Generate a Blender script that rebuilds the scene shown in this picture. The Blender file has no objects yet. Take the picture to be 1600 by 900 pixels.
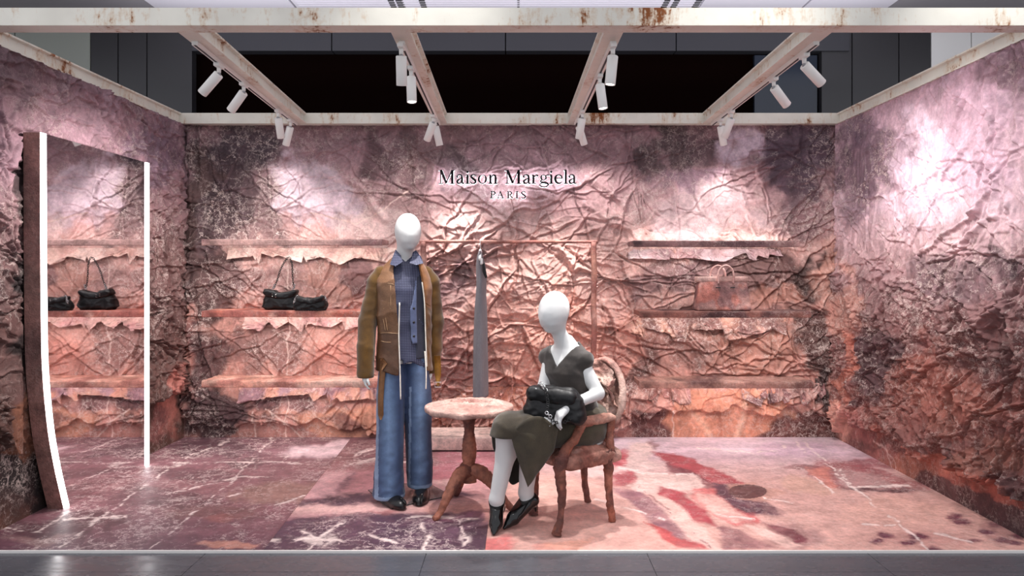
import bpy, bmesh, math
import numpy as np
from mathutils import Vector, Matrix

SC = bpy.context.scene
COL = SC.collection
PI = math.pi

# ------------------------------------------------------------------ camera, world, exposure
FPX, CX, CY, CAMH = 1150.0, 810.0, 419.0, 1.52
cam_d = bpy.data.cameras.new('camera')
cam = bpy.data.objects.new('camera', cam_d); COL.objects.link(cam)
cam.location = (0, 0, CAMH); cam.rotation_euler = (PI / 2, 0, 0)
cam_d.sensor_width = 36.0; cam_d.lens = FPX / 1600 * 36.0
cam_d.shift_x = -10 / 1600; cam_d.shift_y = -31 / 1600
cam_d.clip_start = 0.05; cam_d.clip_end = 60
SC.camera = cam
SC.view_settings.view_transform = 'Standard'; SC.view_settings.look = 'None'
SC.view_settings.exposure = 0.6; SC.view_settings.gamma = 1.0
SC.view_settings.use_curve_mapping = False
SC.cycles.max_bounces = 7; SC.cycles.diffuse_bounces = 3; SC.cycles.glossy_bounces = 4
SC.cycles.transmission_bounces = 6; SC.cycles.sample_clamp_indirect = 4.0
SC.cycles.use_denoising = True

world = bpy.data.worlds.new('world'); SC.world = world; world.use_nodes = True
world.node_tree.nodes['Background'].inputs[0].default_value = (0.92, 0.93, 1.0, 1)
world.node_tree.nodes['Background'].inputs[1].default_value = 0.68

SPOT_GAIN = 1.6
def spot(name, loc, aim, energy, size_deg, blend=0.6, radius=0.03, col=(1, 0.965, 0.94)):
    d = bpy.data.lights.new(name, 'SPOT'); o = bpy.data.objects.new(name, d); COL.objects.link(o)
    d.energy = energy * SPOT_GAIN; d.spot_size = math.radians(size_deg); d.spot_blend = blend
    d.shadow_soft_size = radius; d.color = col
    o.location = loc
    o.rotation_euler = (Vector(aim) - Vector(loc)).to_track_quat('-Z', 'Y').to_euler()
    return o
# downlights of the mall ceiling in front of the booth
for x_, e_ in ((-0.5, 46), (1.2, 66), (2.5, 50), (-2.2, 5)):
    spot('mall_downlight', (x_, 3.0, 4.1), (x_, 3.8, 2.82), e_, 44, 1.0, 0.06, (1, 0.99, 0.97))
SPOTS = []

# ------------------------------------------------------------------ helpers
def lin(c):
    c = np.asarray(c, dtype=np.float64) / 255.0
    return np.where(c <= 0.04045, c / 12.92, ((c + 0.055) / 1.055) ** 2.4)
def rgb(*c): return tuple(float(v) for v in lin(c)) + (1.0,)
def P(px, py, Y): return Vector(((px - CX) * Y / FPX, Y, CAMH - (py - CY) * Y / FPX))
def proj(x, y, z): return CX + FPX * x / y, CY + FPX * (CAMH - z) / y

def tag(o, label=None, cat=None, group=None, kind=None):
    if label: o['label'] = label
    if cat: o['category'] = cat
    if group: o['group'] = group
    if kind: o['kind'] = kind
    return o
def empty(name, loc, label=None, cat=None, group=None):
    o = bpy.data.objects.new(name, None); COL.objects.link(o); o.location = loc
    o.empty_display_size = 0.05
    return tag(o, label, cat, group)

def mesh_np(V, F, smooth=True):
    V = np.asarray(V, dtype=np.float32); me = bpy.data.meshes.new('mesh')
    if isinstance(F, np.ndarray):
        n, k = F.shape
        me.vertices.add(len(V)); me.vertices.foreach_set('co', V.ravel())
        me.loops.add(n * k); me.loops.foreach_set('vertex_index', F.astype(np.int32).ravel())
        me.polygons.add(n)
        me.polygons.foreach_set('loop_start', np.arange(0, n * k, k, dtype=np.int32))
        try: me.polygons.foreach_set('loop_total', np.full(n, k, dtype=np.int32))
        except Exception: pass
    else:
        me.from_pydata([tuple(map(float, v)) for v in V], [], [tuple(f) for f in F])
    me.update(calc_edges=True); me.validate()
    me.polygons.foreach_set('use_smooth', np.full(len(me.polygons), bool(smooth)))
    return me
def obj(name, VF, mat, parent=None, smooth=True, paint=None):
    V, F = VF; V = np.array(V, dtype=np.float64)
    if parent is not None:
        w = Vector((0, 0, 0)); p = parent
        while p is not None: w += Vector(p.location); p = p.parent
        V = V - np.array(w)
    me = mesh_np(V, F, smooth)
    if paint is not None:
        a = me.color_attributes.new('paint', 'FLOAT_COLOR', 'POINT')
        c = np.asarray(paint, dtype=np.float32)
        if c.shape[1] == 3: c = np.concatenate([c, np.zeros((len(c), 1), np.float32)], 1)
        a.data.foreach_set('color', c.ravel())
    o = bpy.data.objects.new(name, me); COL.objects.link(o)
    me.materials.append(mat)
    if parent is not None: o.parent = parent
    return o
def join(*parts):
    Vs, Fs, n = [], [], 0
    for V, F in parts:
        V = np.asarray(V, dtype=np.float64); Vs.append(V)
        Fs += [tuple(int(i) + n for i in f) for f in F]; n += len(V)
    return np.concatenate(Vs), Fs
def box(x0, x1, y0, y1, z0, z1, bev=0.0):
    if bev <= 0:
        V = [(x, y, z) for x in (x0, x1) for y in (y0, y1) for z in (z0, z1)]
        return np.array(V, float), [(0, 1, 3, 2), (4, 6, 7, 5), (0, 4, 5, 1), (2, 3, 7, 6), (0, 2, 6, 4), (1, 5, 7, 3)]
    bm = bmesh.new(); bmesh.ops.create_cube(bm, size=1)
    for v in bm.verts:
        v.co = ((x0 + x1) / 2 + v.co.x * (x1 - x0), (y0 + y1) / 2 + v.co.y * (y1 - y0), (z0 + z1) / 2 + v.co.z * (z1 - z0))
    bmesh.ops.bevel(bm, geom=bm.edges[:], offset=bev, segments=2, profile=0.6, affect='EDGES')
    return bm_out(bm)
def bm_out(bm):
    bm.verts.ensure_lookup_table(); bm.verts.index_update()
    V = np.array([v.co[:] for v in bm.verts]); F = [tuple(v.index for v in f.verts) for f in bm.faces]; bm.free()
    return V, F
def xf(VF, loc=(0, 0, 0), rz=0.0, M=None):
    V, F = VF; V = np.asarray(V, float)
    if M is not None: V = V @ np.array(M.to_3x3()).T
    if rz:
        c, s = math.cos(rz), math.sin(rz)
        V = np.stack([V[:, 0] * c - V[:, 1] * s, V[:, 0] * s + V[:, 1] * c, V[:, 2]], 1)
    return V + np.array(loc), F
def tube(pts, rad, seg=10, cap=True, flat=1.0, up=None, sub=0, wob=0.0, seed=0):
    pts = np.array(pts, float); rad = np.broadcast_to(np.array(rad, float), (len(pts),)).copy()
    if sub:
        pts, rad = spline(pts, sub, rad)
    n = len(pts); T = np.gradient(pts, axis=0); T /= np.linalg.norm(T, axis=1)[:, None] + 1e-9
    ref = np.array(up if up is not None else ((0, 0, 1) if abs(T[0][2]) < 0.9 else (0, 1, 0)), float)
    A = np.cross(T[0], ref); A /= np.linalg.norm(A); rows = []
    rng = np.random.RandomState(seed)
    for i in range(n):
        A = A - T[i] * np.dot(A, T[i]); A /= np.linalg.norm(A) + 1e-9
        B = np.cross(T[i], A)
        a = np.linspace(0, 2 * PI, seg, endpoint=False)
        r = rad[i] * (1 + wob * rng.uniform(-1, 1, seg)) if wob else np.full(seg, rad[i])
        rows.append(pts[i] + (np.cos(a) * r)[:, None] * A + (np.sin(a) * r * flat)[:, None] * B)
    V = np.concatenate(rows); F = []
    for i in range(n - 1):
        for j in range(seg):
            k = (j + 1) % seg; F.append((i * seg + j, i * seg + k, (i + 1) * seg + k, (i + 1) * seg + j))
    if cap: F.append(tuple(range(seg))[::-1]); F.append(tuple((n - 1) * seg + j for j in range(seg)))
    return V, F
def spline(p, m, *extra):
    p = np.asarray(p, float); n = len(p); t = np.linspace(0, n - 1, (n - 1) * m + 1)
    def cr(a):
        a = np.asarray(a, float); i = np.clip(t.astype(int), 0, n - 2); f = t - i
        if a.ndim > 1: f = f[:, None]
        a0, a1, a2, a3 = a[np.maximum(i - 1, 0)], a[i], a[i + 1], a[np.minimum(i + 2, n - 1)]
        return 0.5 * (2 * a1 + (a2 - a0) * f + (2 * a0 - 5 * a1 + 4 * a2 - a3) * f ** 2 + (3 * a1 - a0 - 3 * a2 + a3) * f ** 3)
    r = [cr(p)] + [cr(e) for e in extra]
    return r[0] if not extra else tuple(r)
def lathe(prof, seg=24, loc=(0, 0, 0)):
    V, F = [], []; n = len(prof)
    for r, z in prof:
        for j in range(seg):
            a = 2 * PI * j / seg; V.append((r * math.cos(a) + loc[0], r * math.sin(a) + loc[1], z + loc[2]))
    for i in range(n - 1):
        for j in range(seg):
            k = (j + 1) % seg; F.append((i * seg + j, i * seg + k, (i + 1) * seg + k, (i + 1) * seg + j))
    F.append(tuple(range(seg))[::-1]); F.append(tuple((n - 1) * seg + j for j in range(seg)))
    return np.array(V), F
def grid_faces(nu, nv):
    i = np.arange(nu - 1)[:, None] * nv + np.arange(nv - 1)[None, :]
    return np.stack([i, i + nv, i + nv + 1, i + 1], -1).reshape(-1, 4)

# ------------------------------------------------------------------ numpy noise
def _hash(ix, iy, iz, seed):
    h = (ix.astype(np.int64) * 374761393 + iy.astype(np.int64) * 668265263 + iz.astype(np.int64) * 2147483647 + seed * 974634757) & 0xFFFFFFFF
    h = ((h ^ (h >> 13)) * 1274126177) & 0xFFFFFFFF
    h = ((h ^ (h >> 16)) * 2246822519) & 0xFFFFFFFF
    return ((h ^ (h >> 15)) & 0xFFFFFF) / float(0xFFFFFF)
def vnoise(x, y, z=0.0, seed=0):
    x = np.asarray(x, np.float64); y = np.asarray(y, np.float64); three = not np.isscalar(z)
    x0 = np.floor(x); y0 = np.floor(y); fx = x - x0; fy = y - y0
    fx = fx * fx * (3 - 2 * fx); fy = fy * fy * (3 - 2 * fy)
    def layer(zi):
        a = _hash(x0, y0, zi, seed); b = _hash(x0 + 1, y0, zi, seed); c = _hash(x0, y0 + 1, zi, seed); d = _hash(x0 + 1, y0 + 1, zi, seed)
        return (a * (1 - fx) + b * fx) * (1 - fy) + (c * (1 - fx) + d * fx) * fy
    if not three: return layer(np.zeros_like(x0) + 7)
    z = np.asarray(z, np.float64); z0 = np.floor(z); fz = z - z0; fz = fz * fz * (3 - 2 * fz)
    return layer(z0) * (1 - fz) + layer(z0 + 1) * fz
def fbm(x, y, z=0.0, seed=0, oct=4):
    s = 0; a = 0.5; f = 1.0; t = 0
    for k in range(oct):
        s = s + a * vnoise(x * f, y * f, z if np.isscalar(z) else z * f, seed + 17 * k); t += a; a *= 0.5; f *= 2.03
    return s / t
def sstep(a, b, x):
    t = np.clip((x - a) / (b - a), 0, 1); return t * t * (3 - 2 * t)
def worley(x, y, seed=0):
    x0 = np.floor(x); y0 = np.floor(y); F1 = np.full(x.shape, 9.0); F2 = np.full(x.shape, 9.0); idn = np.zeros(x.shape); ox = np.zeros(x.shape); oy = np.zeros(x.shape)
    for i in (-1, 0, 1):
        for j in (-1, 0, 1):
            cx = x0 + i; cy = y0 + j
            px = cx + _hash(cx, cy, cx * 0, seed); py = cy + _hash(cx, cy, cx * 0, seed + 5)
            d = np.hypot(x - px, y - py); idd = _hash(cx, cy, cx * 0, seed + 9)
            m = d < F1
            F2 = np.where(m, F1, np.minimum(F2, d)); idn = np.where(m, idd, idn); F1 = np.where(m, d, F1)
            ox = np.where(m, x - px, ox); oy = np.where(m, y - py, oy)
    return F1, F2, idn, ox, oy
def inpoly(x, y, poly):
    r = np.zeros(x.shape, bool); n = len(poly)
    for i in range(n):
        x1, y1 = poly[i]; x2, y2 = poly[(i + 1) % n]
        if y1 == y2: continue
        c = ((y1 > y) != (y2 > y)) & (x < (x2 - x1) * (y - y1) / (y2 - y1) + x1); r ^= c
    return r
def polydist(x, y, line):
    d = np.full(x.shape, 1e9); t_at = np.zeros(x.shape)
    for i in range(len(line) - 1):
        (x1, y1), (x2, y2) = line[i], line[i + 1]; dx, dy = x2 - x1, y2 - y1
        t = np.clip(((x - x1) * dx + (y - y1) * dy) / (dx * dx + dy * dy + 1e-12), 0, 1)
        q = np.hypot(x - x1 - t * dx, y - y1 - t * dy); m = q < d
        d = np.where(m, q, d); t_at = np.where(m, (i + t) / (len(line) - 1), t_at)
    return d, t_at

# ------------------------------------------------------------------ signed distance fields -> meshes
def surface_nets(Fv, org, h):
    nx, ny, nz = Fv.shape; S = Fv < 0
    C = (nx - 1, ny - 1, nz - 1)
    cnt = np.zeros(C, np.float32); acc = [np.zeros(C, np.float32) for _ in range(3)]; edges = []
    for ax in range(3):
        sl0 = [slice(None)] * 3; sl1 = [slice(None)] * 3; sl0[ax] = slice(0, -1); sl1[ax] = slice(1, None)
        a = Fv[tuple(sl0)]; b = Fv[tuple(sl1)]; cr = S[tuple(sl0)] != S[tuple(sl1)]
        I = np.argwhere(cr); va = a[cr]; vb = b[cr]; t = va / (va - vb)
        pos = I.astype(np.float32); pos[:, ax] += t
        o1, o2 = [k for k in range(3) if k != ax]
        for d1 in (0, -1):
            for d2 in (0, -1):
                J = I.copy(); J[:, o1] += d1; J[:, o2] += d2
                ok = np.all((J >= 0) & (J < np.array(C)), 1); J = J[ok]; pp = pos[ok]
                idx = (J[:, 0], J[:, 1], J[:, 2])
                np.add.at(cnt, idx, 1)
                for k in range(3): np.add.at(acc[k], idx, pp[:, k])
        edges.append((I, va < 0, ax))
    act = cnt > 0; ids = np.full(C, -1, np.int64); ids[act] = np.arange(act.sum())
    V = np.stack([acc[k][act] / cnt[act] for k in range(3)], 1) * h + np.array(org)
    quads = []
    for I, neg, ax in edges:
        o1, o2 = [(1, 2), (2, 0), (0, 1)][ax]
        ok = (I[:, o1] > 0) & (I[:, o2] > 0) & (I[:, o1] < C[o1]) & (I[:, o2] < C[o2]); I = I[ok]; ng = neg[ok]
        def g(d1, d2):
            J = I.copy(); J[:, o1] += d1; J[:, o2] += d2; return ids[J[:, 0], J[:, 1], J[:, 2]]
        q = np.stack([g(-1, -1), g(0, -1), g(0, 0), g(-1, 0)], 1)
        q[~ng] = q[~ng][:, ::-1]; quads.append(q)
    Q = np.concatenate(quads); Q = Q[(Q >= 0).all(1)]
    return V.astype(np.float64), Q
def sdf_mesh(fn, lo, hi, h, smooth_it=0):
    lo = np.array(lo, float); hi = np.array(hi, float); n = np.ceil((hi - lo) / h).astype(int) + 1
    ax = [(lo[k] + h * np.arange(n[k])).astype(np.float32) for k in range(3)]
    X, Y, Z = np.meshgrid(*ax, indexing='ij')
    V, Q = surface_nets(np.asarray(fn(X, Y, Z), np.float32), lo, h)
    for _ in range(smooth_it):
        A = np.zeros_like(V); c = np.zeros(len(V))
        for i in range(4):
            j = (i + 1) % 4
            np.add.at(A, Q[:, i], V[Q[:, j]]); np.add.at(A, Q[:, j], V[Q[:, i]])
            np.add.at(c, Q[:, i], 1); np.add.at(c, Q[:, j], 1)
        V = 0.5 * V + 0.5 * A / np.maximum(c, 1)[:, None]
    return V, Q
def smin(a, b, k):
    if k <= 0: return np.minimum(a, b)
    hh = np.clip(0.5 + 0.5 * (b - a) / k, 0, 1); return b * (1 - hh) + a * hh - k * hh * (1 - hh)
def cone(X, Y, Z, a, b, r1, r2):
    a = np.array(a, np.float32); b = np.array(b, np.float32); d = b - a; L = float(d @ d) + 1e-9
    t = np.clip(((X - a[0]) * d[0] + (Y - a[1]) * d[1] + (Z - a[2]) * d[2]) / L, 0, 1)
    return np.sqrt((X - a[0] - t * d[0]) ** 2 + (Y - a[1] - t * d[1]) ** 2 + (Z - a[2] - t * d[2]) ** 2) - (r1 + (r2 - r1) * t)
def chain(X, Y, Z, pts, rad, k=0.02):
    r = None
    for i in range(len(pts) - 1):
        d = cone(X, Y, Z, pts[i], pts[i + 1], rad[i], rad[i + 1]); r = d if r is None else smin(r, d, k)
    return r
def ell(X, Y, Z, c, r, R=None):
    x, y, z = X - c[0], Y - c[1], Z - c[2]
    if R is not None:
        Rm = np.array(R.to_3x3().transposed()) if hasattr(R, 'to_3x3') else R
        x, y, z = (Rm[0][0] * x + Rm[0][1] * y + Rm[0][2] * z, Rm[1][0] * x + Rm[1][1] * y + Rm[1][2] * z, Rm[2][0] * x + Rm[2][1] * y + Rm[2][2] * z)
    q = np.sqrt((x / r[0]) ** 2 + (y / r[1]) ** 2 + (z / r[2]) ** 2)
    return (q - 1) * min(r)
def stack(X, Y, Z, secs, pw=2.3, cap=True):
    s = np.array(secs, np.float32); z = s[:, 0]
    f = [np.interp(Z, z, s[:, k]) for k in range(1, 5)]
    q = (np.abs((X - f[0]) / f[2]) ** pw + np.abs((Y - f[1]) / f[3]) ** pw) ** (1 / pw)
    d = (q - 1) * np.minimum(f[2], f[3])
    return np.maximum(np.maximum(d, z[0] - Z), Z - z[-1]) if cap else d
def rbox(X, Y, Z, c, hs, r):
    qx = np.abs(X - c[0]) - hs[0] + r; qy = np.abs(Y - c[1]) - hs[1] + r; qz = np.abs(Z - c[2]) - hs[2] + r
    return np.sqrt(np.maximum(qx, 0) ** 2 + np.maximum(qy, 0) ** 2 + np.maximum(qz, 0) ** 2) + np.minimum(np.maximum(qx, np.maximum(qy, qz)), 0) - r
def rotz_pts(V, a, loc=(0, 0, 0)):
    c, s = math.cos(a), math.sin(a); V = np.asarray(V, float)
    return np.stack([V[:, 0] * c - V[:, 1] * s + loc[0], V[:, 0] * s + V[:, 1] * c + loc[1], V[:, 2] + loc[2]], 1)

# ------------------------------------------------------------------ materials
def mat(name, base=(0.5, 0.5, 0.5, 1), rough=0.5, metal=0.0, **kw):
    m = bpy.data.materials.new(name); m.use_nodes = True; b = m.node_tree.nodes['Principled BSDF']
    b.inputs['Base Color'].default_value = base; b.inputs['Roughness'].default_value = rough
    b.inputs['Metallic'].default_value = metal
    for k, v in kw.items(): b.inputs[k.replace('_', ' ')].default_value = v
    return m
class NT:
    def __init__(s, m): s.t = m.node_tree; s.b = m.node_tree.nodes['Principled BSDF']
    def n(s, typ, ins=None, **props):
        o = s.t.nodes.new(typ)
        for k, v in props.items(): setattr(o, k, v)
        for k, v in (ins or {}).items():
            if isinstance(v, bpy.types.NodeSocket): s.t.links.new(v, o.inputs[k])
            else: o.inputs[k].default_value = v
        return o
    def link(s, a, name): s.t.links.new(a, s.b.inputs[name])
    def math(s, op, a, b=0.0, c=0.0, clamp=False):
        return s.n('ShaderNodeMath', {0: a, 1: b, 2: c}, operation=op, use_clamp=clamp).outputs[0]
    def mix(s, f, a, b, blend='MIX'):
        o = s.n('ShaderNodeMix', {0: f, 6: a, 7: b}, data_type='RGBA', blend_type=blend); return o.outputs[2]
    def noise(s, vec, scale, detail=4, rough=0.55, dist=0.0):
        return s.n('ShaderNodeTexNoise', {'Vector': vec, 'Scale': scale, 'Detail': detail, 'Roughness': rough, 'Distortion': dist}).outputs[0]
    def ramp(s, fac, stops, interp='LINEAR'):
        o = s.n('ShaderNodeValToRGB', {0: fac}); e = o.color_ramp.elements; o.color_ramp.interpolation = interp
        while len(e) < len(stops): e.new(0.5)
        for i, (p, c) in enumerate(stops): e[i].position = p; e[i].color = c if len(c) == 4 else tuple(c) + (1,)
        return o.outputs[0]
    def mapr(s, v, a, b, c=0.0, d=1.0):
        return s.n('ShaderNodeMapRange', {0: v, 1: a, 2: b, 3: c, 4: d}, clamp=True).outputs[0]
    def objco(s, scale=None):
        o = s.n('ShaderNodeTexCoord').outputs['Object']
        if scale: o = s.n('ShaderNodeMapping', {0: o, 3: scale}).outputs[0]
        return o
    def bump(s, h, strength=0.3, dist=0.01):
        o = s.n('ShaderNodeBump', {'Strength': strength, 'Distance': dist, 'Height': h}); s.link(o.outputs[0], 'Normal')

def print_mat(name, crack_scale=5.0, crack_gain=1.0, rough=0.75, bump=0.25, cream=(226, 205, 196), mott=1.0, g1=(7, 7, 46), g2=(40, 40, 9), web=1.0):
    """aged printed picture: 'paint' colours, blotches, cream craquelure where the paint alpha asks for it"""
    m = mat(name, rough=rough); t = NT(m); co = t.objco()
    at = t.n('ShaderNodeAttribute', attribute_name='paint'); c = at.outputs['Color']; al = at.outputs['Alpha']
    n1 = t.noise(co, 7.0, 6, 0.68); n2 = t.noise(co, 32.0, 5, 0.7)
    m1 = t.mapr(n1, 0.3, 0.72, 1 - 0.42 * mott, 1 + 0.32 * mott); m2 = t.mapr(n2, 0.3, 0.72, 1 - 0.26 * mott, 1 + 0.22 * mott)
    v = t.math('MULTIPLY', m1, m2)
    c1 = t.mix(1.0, c, t.n('ShaderNodeCombineColor', {0: v, 1: v, 2: v}).outputs[0], 'MULTIPLY')
    wn = t.n('ShaderNodeTexNoise', {'Vector': co, 'Scale': 7.0, 'Detail': 6.0, 'Roughness': 0.68}).outputs[1]
    wv = t.n('ShaderNodeVectorMath', {0: wn, 1: (0.5, 0.5, 0.5)}, operation='SUBTRACT').outputs[0]
    wv = t.n('ShaderNodeVectorMath', {0: wv, 3: 0.30}, operation='SCALE').outputs[0]
    wc = t.n('ShaderNodeVectorMath', {0: co, 1: wv}, operation='ADD').outputs[0]
    def crack(scale, w, mlo, mhi, mscale):
        vo = t.n('ShaderNodeTexVoronoi', {'Vector': wc, 'Scale': scale}, feature='DISTANCE_TO_EDGE').outputs[0]
        wid = t.mapr(t.noise(co, mscale * 6, 4, 0.7), 0.38, 0.7, w * 0.25, w * 2.0)
        line = t.math('SUBTRACT', 1.0, t.math('DIVIDE', vo, wid), clamp=True)
        brk = t.mapr(t.noise(co, 30.0, 4, 0.75), 0.36, 0.50)
        return t.math('MULTIPLY', t.math('MULTIPLY', line, brk), t.mapr(t.noise(co, mscale, 4), mlo, mhi))
    k1 = crack(crack_scale, 0.030, 0.42, 0.56, 1.9); k2 = crack(crack_scale * 2.7, 0.075, 0.45, 0.58, 2.4)
    grain = t.n('ShaderNodeMapping', {0: wc, 3: g1}).outputs[0]; grain2 = t.n('ShaderNodeMapping', {0: wc, 3: g2}).outputs[0]
    sp = t.math('MAXIMUM', t.mapr(t.noise(grain, 1.0, 4, 0.75), 0.58, 0.70), t.mapr(t.noise(grain2, 1.0, 4, 0.75), 0.60, 0.72))
    sp = t.math('MULTIPLY', sp, t.mapr(t.noise(co, 3.1, 4), 0.46, 0.62))
    k = t.math('MAXIMUM', t.math('MAXIMUM', t.math('MULTIPLY', k1, 0.85 * web), t.math('MULTIPLY', k2, 0.85 * web)), t.math('MULTIPLY', sp, 0.85))
    k = t.math('MULTIPLY', t.math('MULTIPLY', k, al), crack_gain, clamp=True)
    c2 = t.mix(k, c1, rgb(*cream))
    t.link(c2, 'Base Color')
    t.bump(t.math('ADD', t.noise(co, 90.0, 3), t.math('MULTIPLY', n2, 1.2)), bump, 0.006)
    return m
# ------------------------------------------------------------------ materials of the setting
M_WALL = print_mat('printed_canvas', 5.5, 1.0, 0.8, 0.3)
M_FLOOR = print_mat('printed_floor', 4.0, 1.25, 0.5, 0.05, (232, 208, 202), 0.8, (5, 34, 1), (30, 9, 1), 0.6)
M_WRAP = print_mat('wrapped_canvas', 9.0, 0.6, 0.7, 0.75, mott=1.25)

def beam_mat():
    m = mat('rusty_cream_steel', rough=0.5); t = NT(m); co = t.objco()
    n = t.noise(co, 2.2, 5, 0.6); s = t.noise(t.objco((16, 16, 3)), 1.6, 5, 0.7); f = t.noise(co, 40, 4, 0.7)
    r = t.math('ADD', t.math('MULTIPLY', n, 0.62), t.math('MULTIPLY', s, 0.42)); r = t.math('ADD', r, t.math('MULTIPLY', f, 0.2))
    soft = t.mapr(r, 0.635, 0.74); hard = t.mapr(r, 0.70, 0.75)
    base = t.mix(t.mapr(t.noise(co, 3.0, 3), 0.3, 0.7), rgb(226, 222, 210), rgb(206, 201, 190))
    c = t.mix(t.math('MULTIPLY', soft, 0.65), base, rgb(186, 140, 92)); c = t.mix(hard, c, t.mix(f, rgb(88, 46, 22), rgb(146, 82, 36)))
    t.link(c, 'Base Color'); t.link(t.mapr(hard, 0, 1, 0.45, 0.9), 'Roughness')
    t.bump(t.math('ADD', hard, t.math('MULTIPLY', f, 0.4)), 0.35, 0.004)
    return m
M_BEAM = beam_mat()
M_WHITE = mat('white_lacquer', rgb(232, 230, 226), 0.38)
M_DARKSLOT = mat('black_slot', rgb(26, 25, 26), 0.6)
def emit(name, col, strength):
    m = mat(name, (0, 0, 0, 1)); b = m.node_tree.nodes['Principled BSDF']
    b.inputs['Emission Color'].default_value = col; b.inputs['Emission Strength'].default_value = strength
    return m
M_LED = emit('led_diffuser', (1, 0.97, 0.98, 1), 5.0)
M_LENS = emit('lit_lens', (1, 0.98, 0.96, 1), 14.0)

# ------------------------------------------------------------------ crumpled relief
def crumple(u, v, dens, seed, amp=1.0, horiz=0.0):
    rng = np.random.RandomState(seed)
    w1 = fbm(u * 2.3, v * 2.3, seed=seed + 1, oct=4) - 0.5; w2 = fbm(u * 2.3 + 31, v * 2.3 + 7, seed=seed + 2, oct=4) - 0.5
    h = np.zeros_like(u)
    def tent(sd, wd): return np.clip(1 - np.where(sd < 0, -sd / (wd * .55), sd / (wd * 1.7)), 0, 1) ** 1.25   # steep below, gentle above
    for k in range(34):                                   # long sharp pinched folds that start and stop
        th = rng.uniform(0, PI); th = th * (1 - horiz) + (PI / 2 + rng.uniform(-.6, .6)) * horiz
        f = rng.uniform(0.7, 2.2); c, s = math.cos(th), math.sin(th)
        ph = (u * c + v * s + 0.22 * (w1 * c + w2 * s)) * f + rng.uniform(0, 9) + 0.05 * w2 * f
        cell = np.floor(ph); fr = (ph - cell - 0.5) / f * (1 if s >= 0 else -1)      # metres from the crease, up is positive
        along = -u * s + v * c
        mk = sstep(0.56, 0.68, vnoise(along * 1.7 + cell * 13.7, cell * 3.1 + 0.5, seed=seed + 50 + k))
        wd = 0.010 + 0.012 * vnoise(along * 2.3, cell * 7.7, seed=seed + 90 + k)
        a_ = rng.uniform(0.012, 0.028); h += mk * (tent(fr, wd) * a_ - 0.68 * a_ * np.exp(-((fr + wd * .95) / (wd * .42)) ** 2))
    for k, (sc, tilt, am, wd) in enumerate(((2.6, 0.07, 0.014, 0.045), (5.2, 0.085, 0.011, 0.07), (11.0, 0.08, 0.006, 0.13))):   # crushed facets
        F1, F2, idn, ox, oy = worley((u + 0.10 * w1) * sc * 0.85, (v + 0.10 * w2) * sc * (1.1 + 0.5 * horiz), seed + 200 + k)
        e = np.clip(1 - (F2 - F1) / wd, 0, 1)
        mk = sstep(0.36, 0.6, vnoise(u * sc * 0.8, v * sc * 0.8, seed=seed + 300 + k))
        g1 = np.sin(idn * 977.0); g2 = np.cos(idn * 431.0)
        h += am * e ** 1.2 * mk + tilt * (g1 * ox + g2 * oy) / sc * (1 - 0.5 * e)
    for k in range(5):                                    # overlapping sheet edges: ramp then a drop
        th = PI / 2 + rng.uniform(-0.6, 0.6); f = rng.uniform(1.2, 2.4); c, s = math.cos(th), math.sin(th)
        ph = (u * c + v * s + 0.42 * (w1 + w2 * 0.6)) * f + rng.uniform(0, 9); cell = np.floor(ph); fr = ph - cell
        mk = sstep(0.55, 0.66, vnoise(u * 1.5 + cell * 9, v * 1.5, seed=seed + 400 + k))
        h += 0.024 * mk * np.clip(1 - fr / 0.35, 0, 1) * np.clip(fr / 0.025, 0, 1)
    h += 0.006 * (fbm(u * 12, v * 12, seed=seed + 500, oct=3) - 0.5) + 0.02 * (fbm(u * 1.3, v * 1.3, seed=seed + 600, oct=2) - 0.5)
    return (h + 0.020) * dens * amp

SAT, CON = 0.88, 0.42
def dab(px, py, blobs, stops, seed, warp=26.0, con=None):
    """paint an old picture: a vertical run of colours, then ragged patches; returns rgb + craquelure amount"""
    ys = [s[0] for s in stops]; L = np.stack([np.interp(py, ys, [lin(s[1])[k] for s in stops]) for k in range(3)], -1)
    cr = np.interp(py, ys, [s[2] for s in stops])
    n1 = fbm(px / 55.0, py / 55.0, seed=seed, oct=5) - 0.5; n2 = fbm(px / 55.0 + 50, py / 55.0 + 20, seed=seed + 3, oct=5) - 0.5
    n3 = fbm(px / 14.0, py / 14.0, seed=seed + 6, oct=3) - 0.5
    qx = px + n1 * warp * 4; qy = py + n2 * warp * 4
    for b in blobs:
        cx, cy, rx, ry, col = b[:5]; st = b[5] if len(b) > 5 else 0.9; ck = b[6] if len(b) > 6 else None
        d = np.hypot((qx - cx) / rx, (qy - cy) / ry) + n3 * 0.55
        w = sstep(1.12, 0.62, d) * st
        L = L * (1 - w[..., None]) + lin(col) * w[..., None]
        if ck is not None: cr = cr * (1 - w) + ck * w
    g = L @ np.array((.3, .55, .15)); L = g[..., None] * np.array((1.05, .99, 1.0)) * (1 - SAT) + L * SAT
    lum = np.maximum(L @ np.array((.3, .55, .15)), 1e-3); L = L * 1.1 * np.clip((lum / 0.27) ** (CON if con is None else con), .3, 1.08)[..., None]
    return np.concatenate([L, cr[..., None]], -1)
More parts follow.
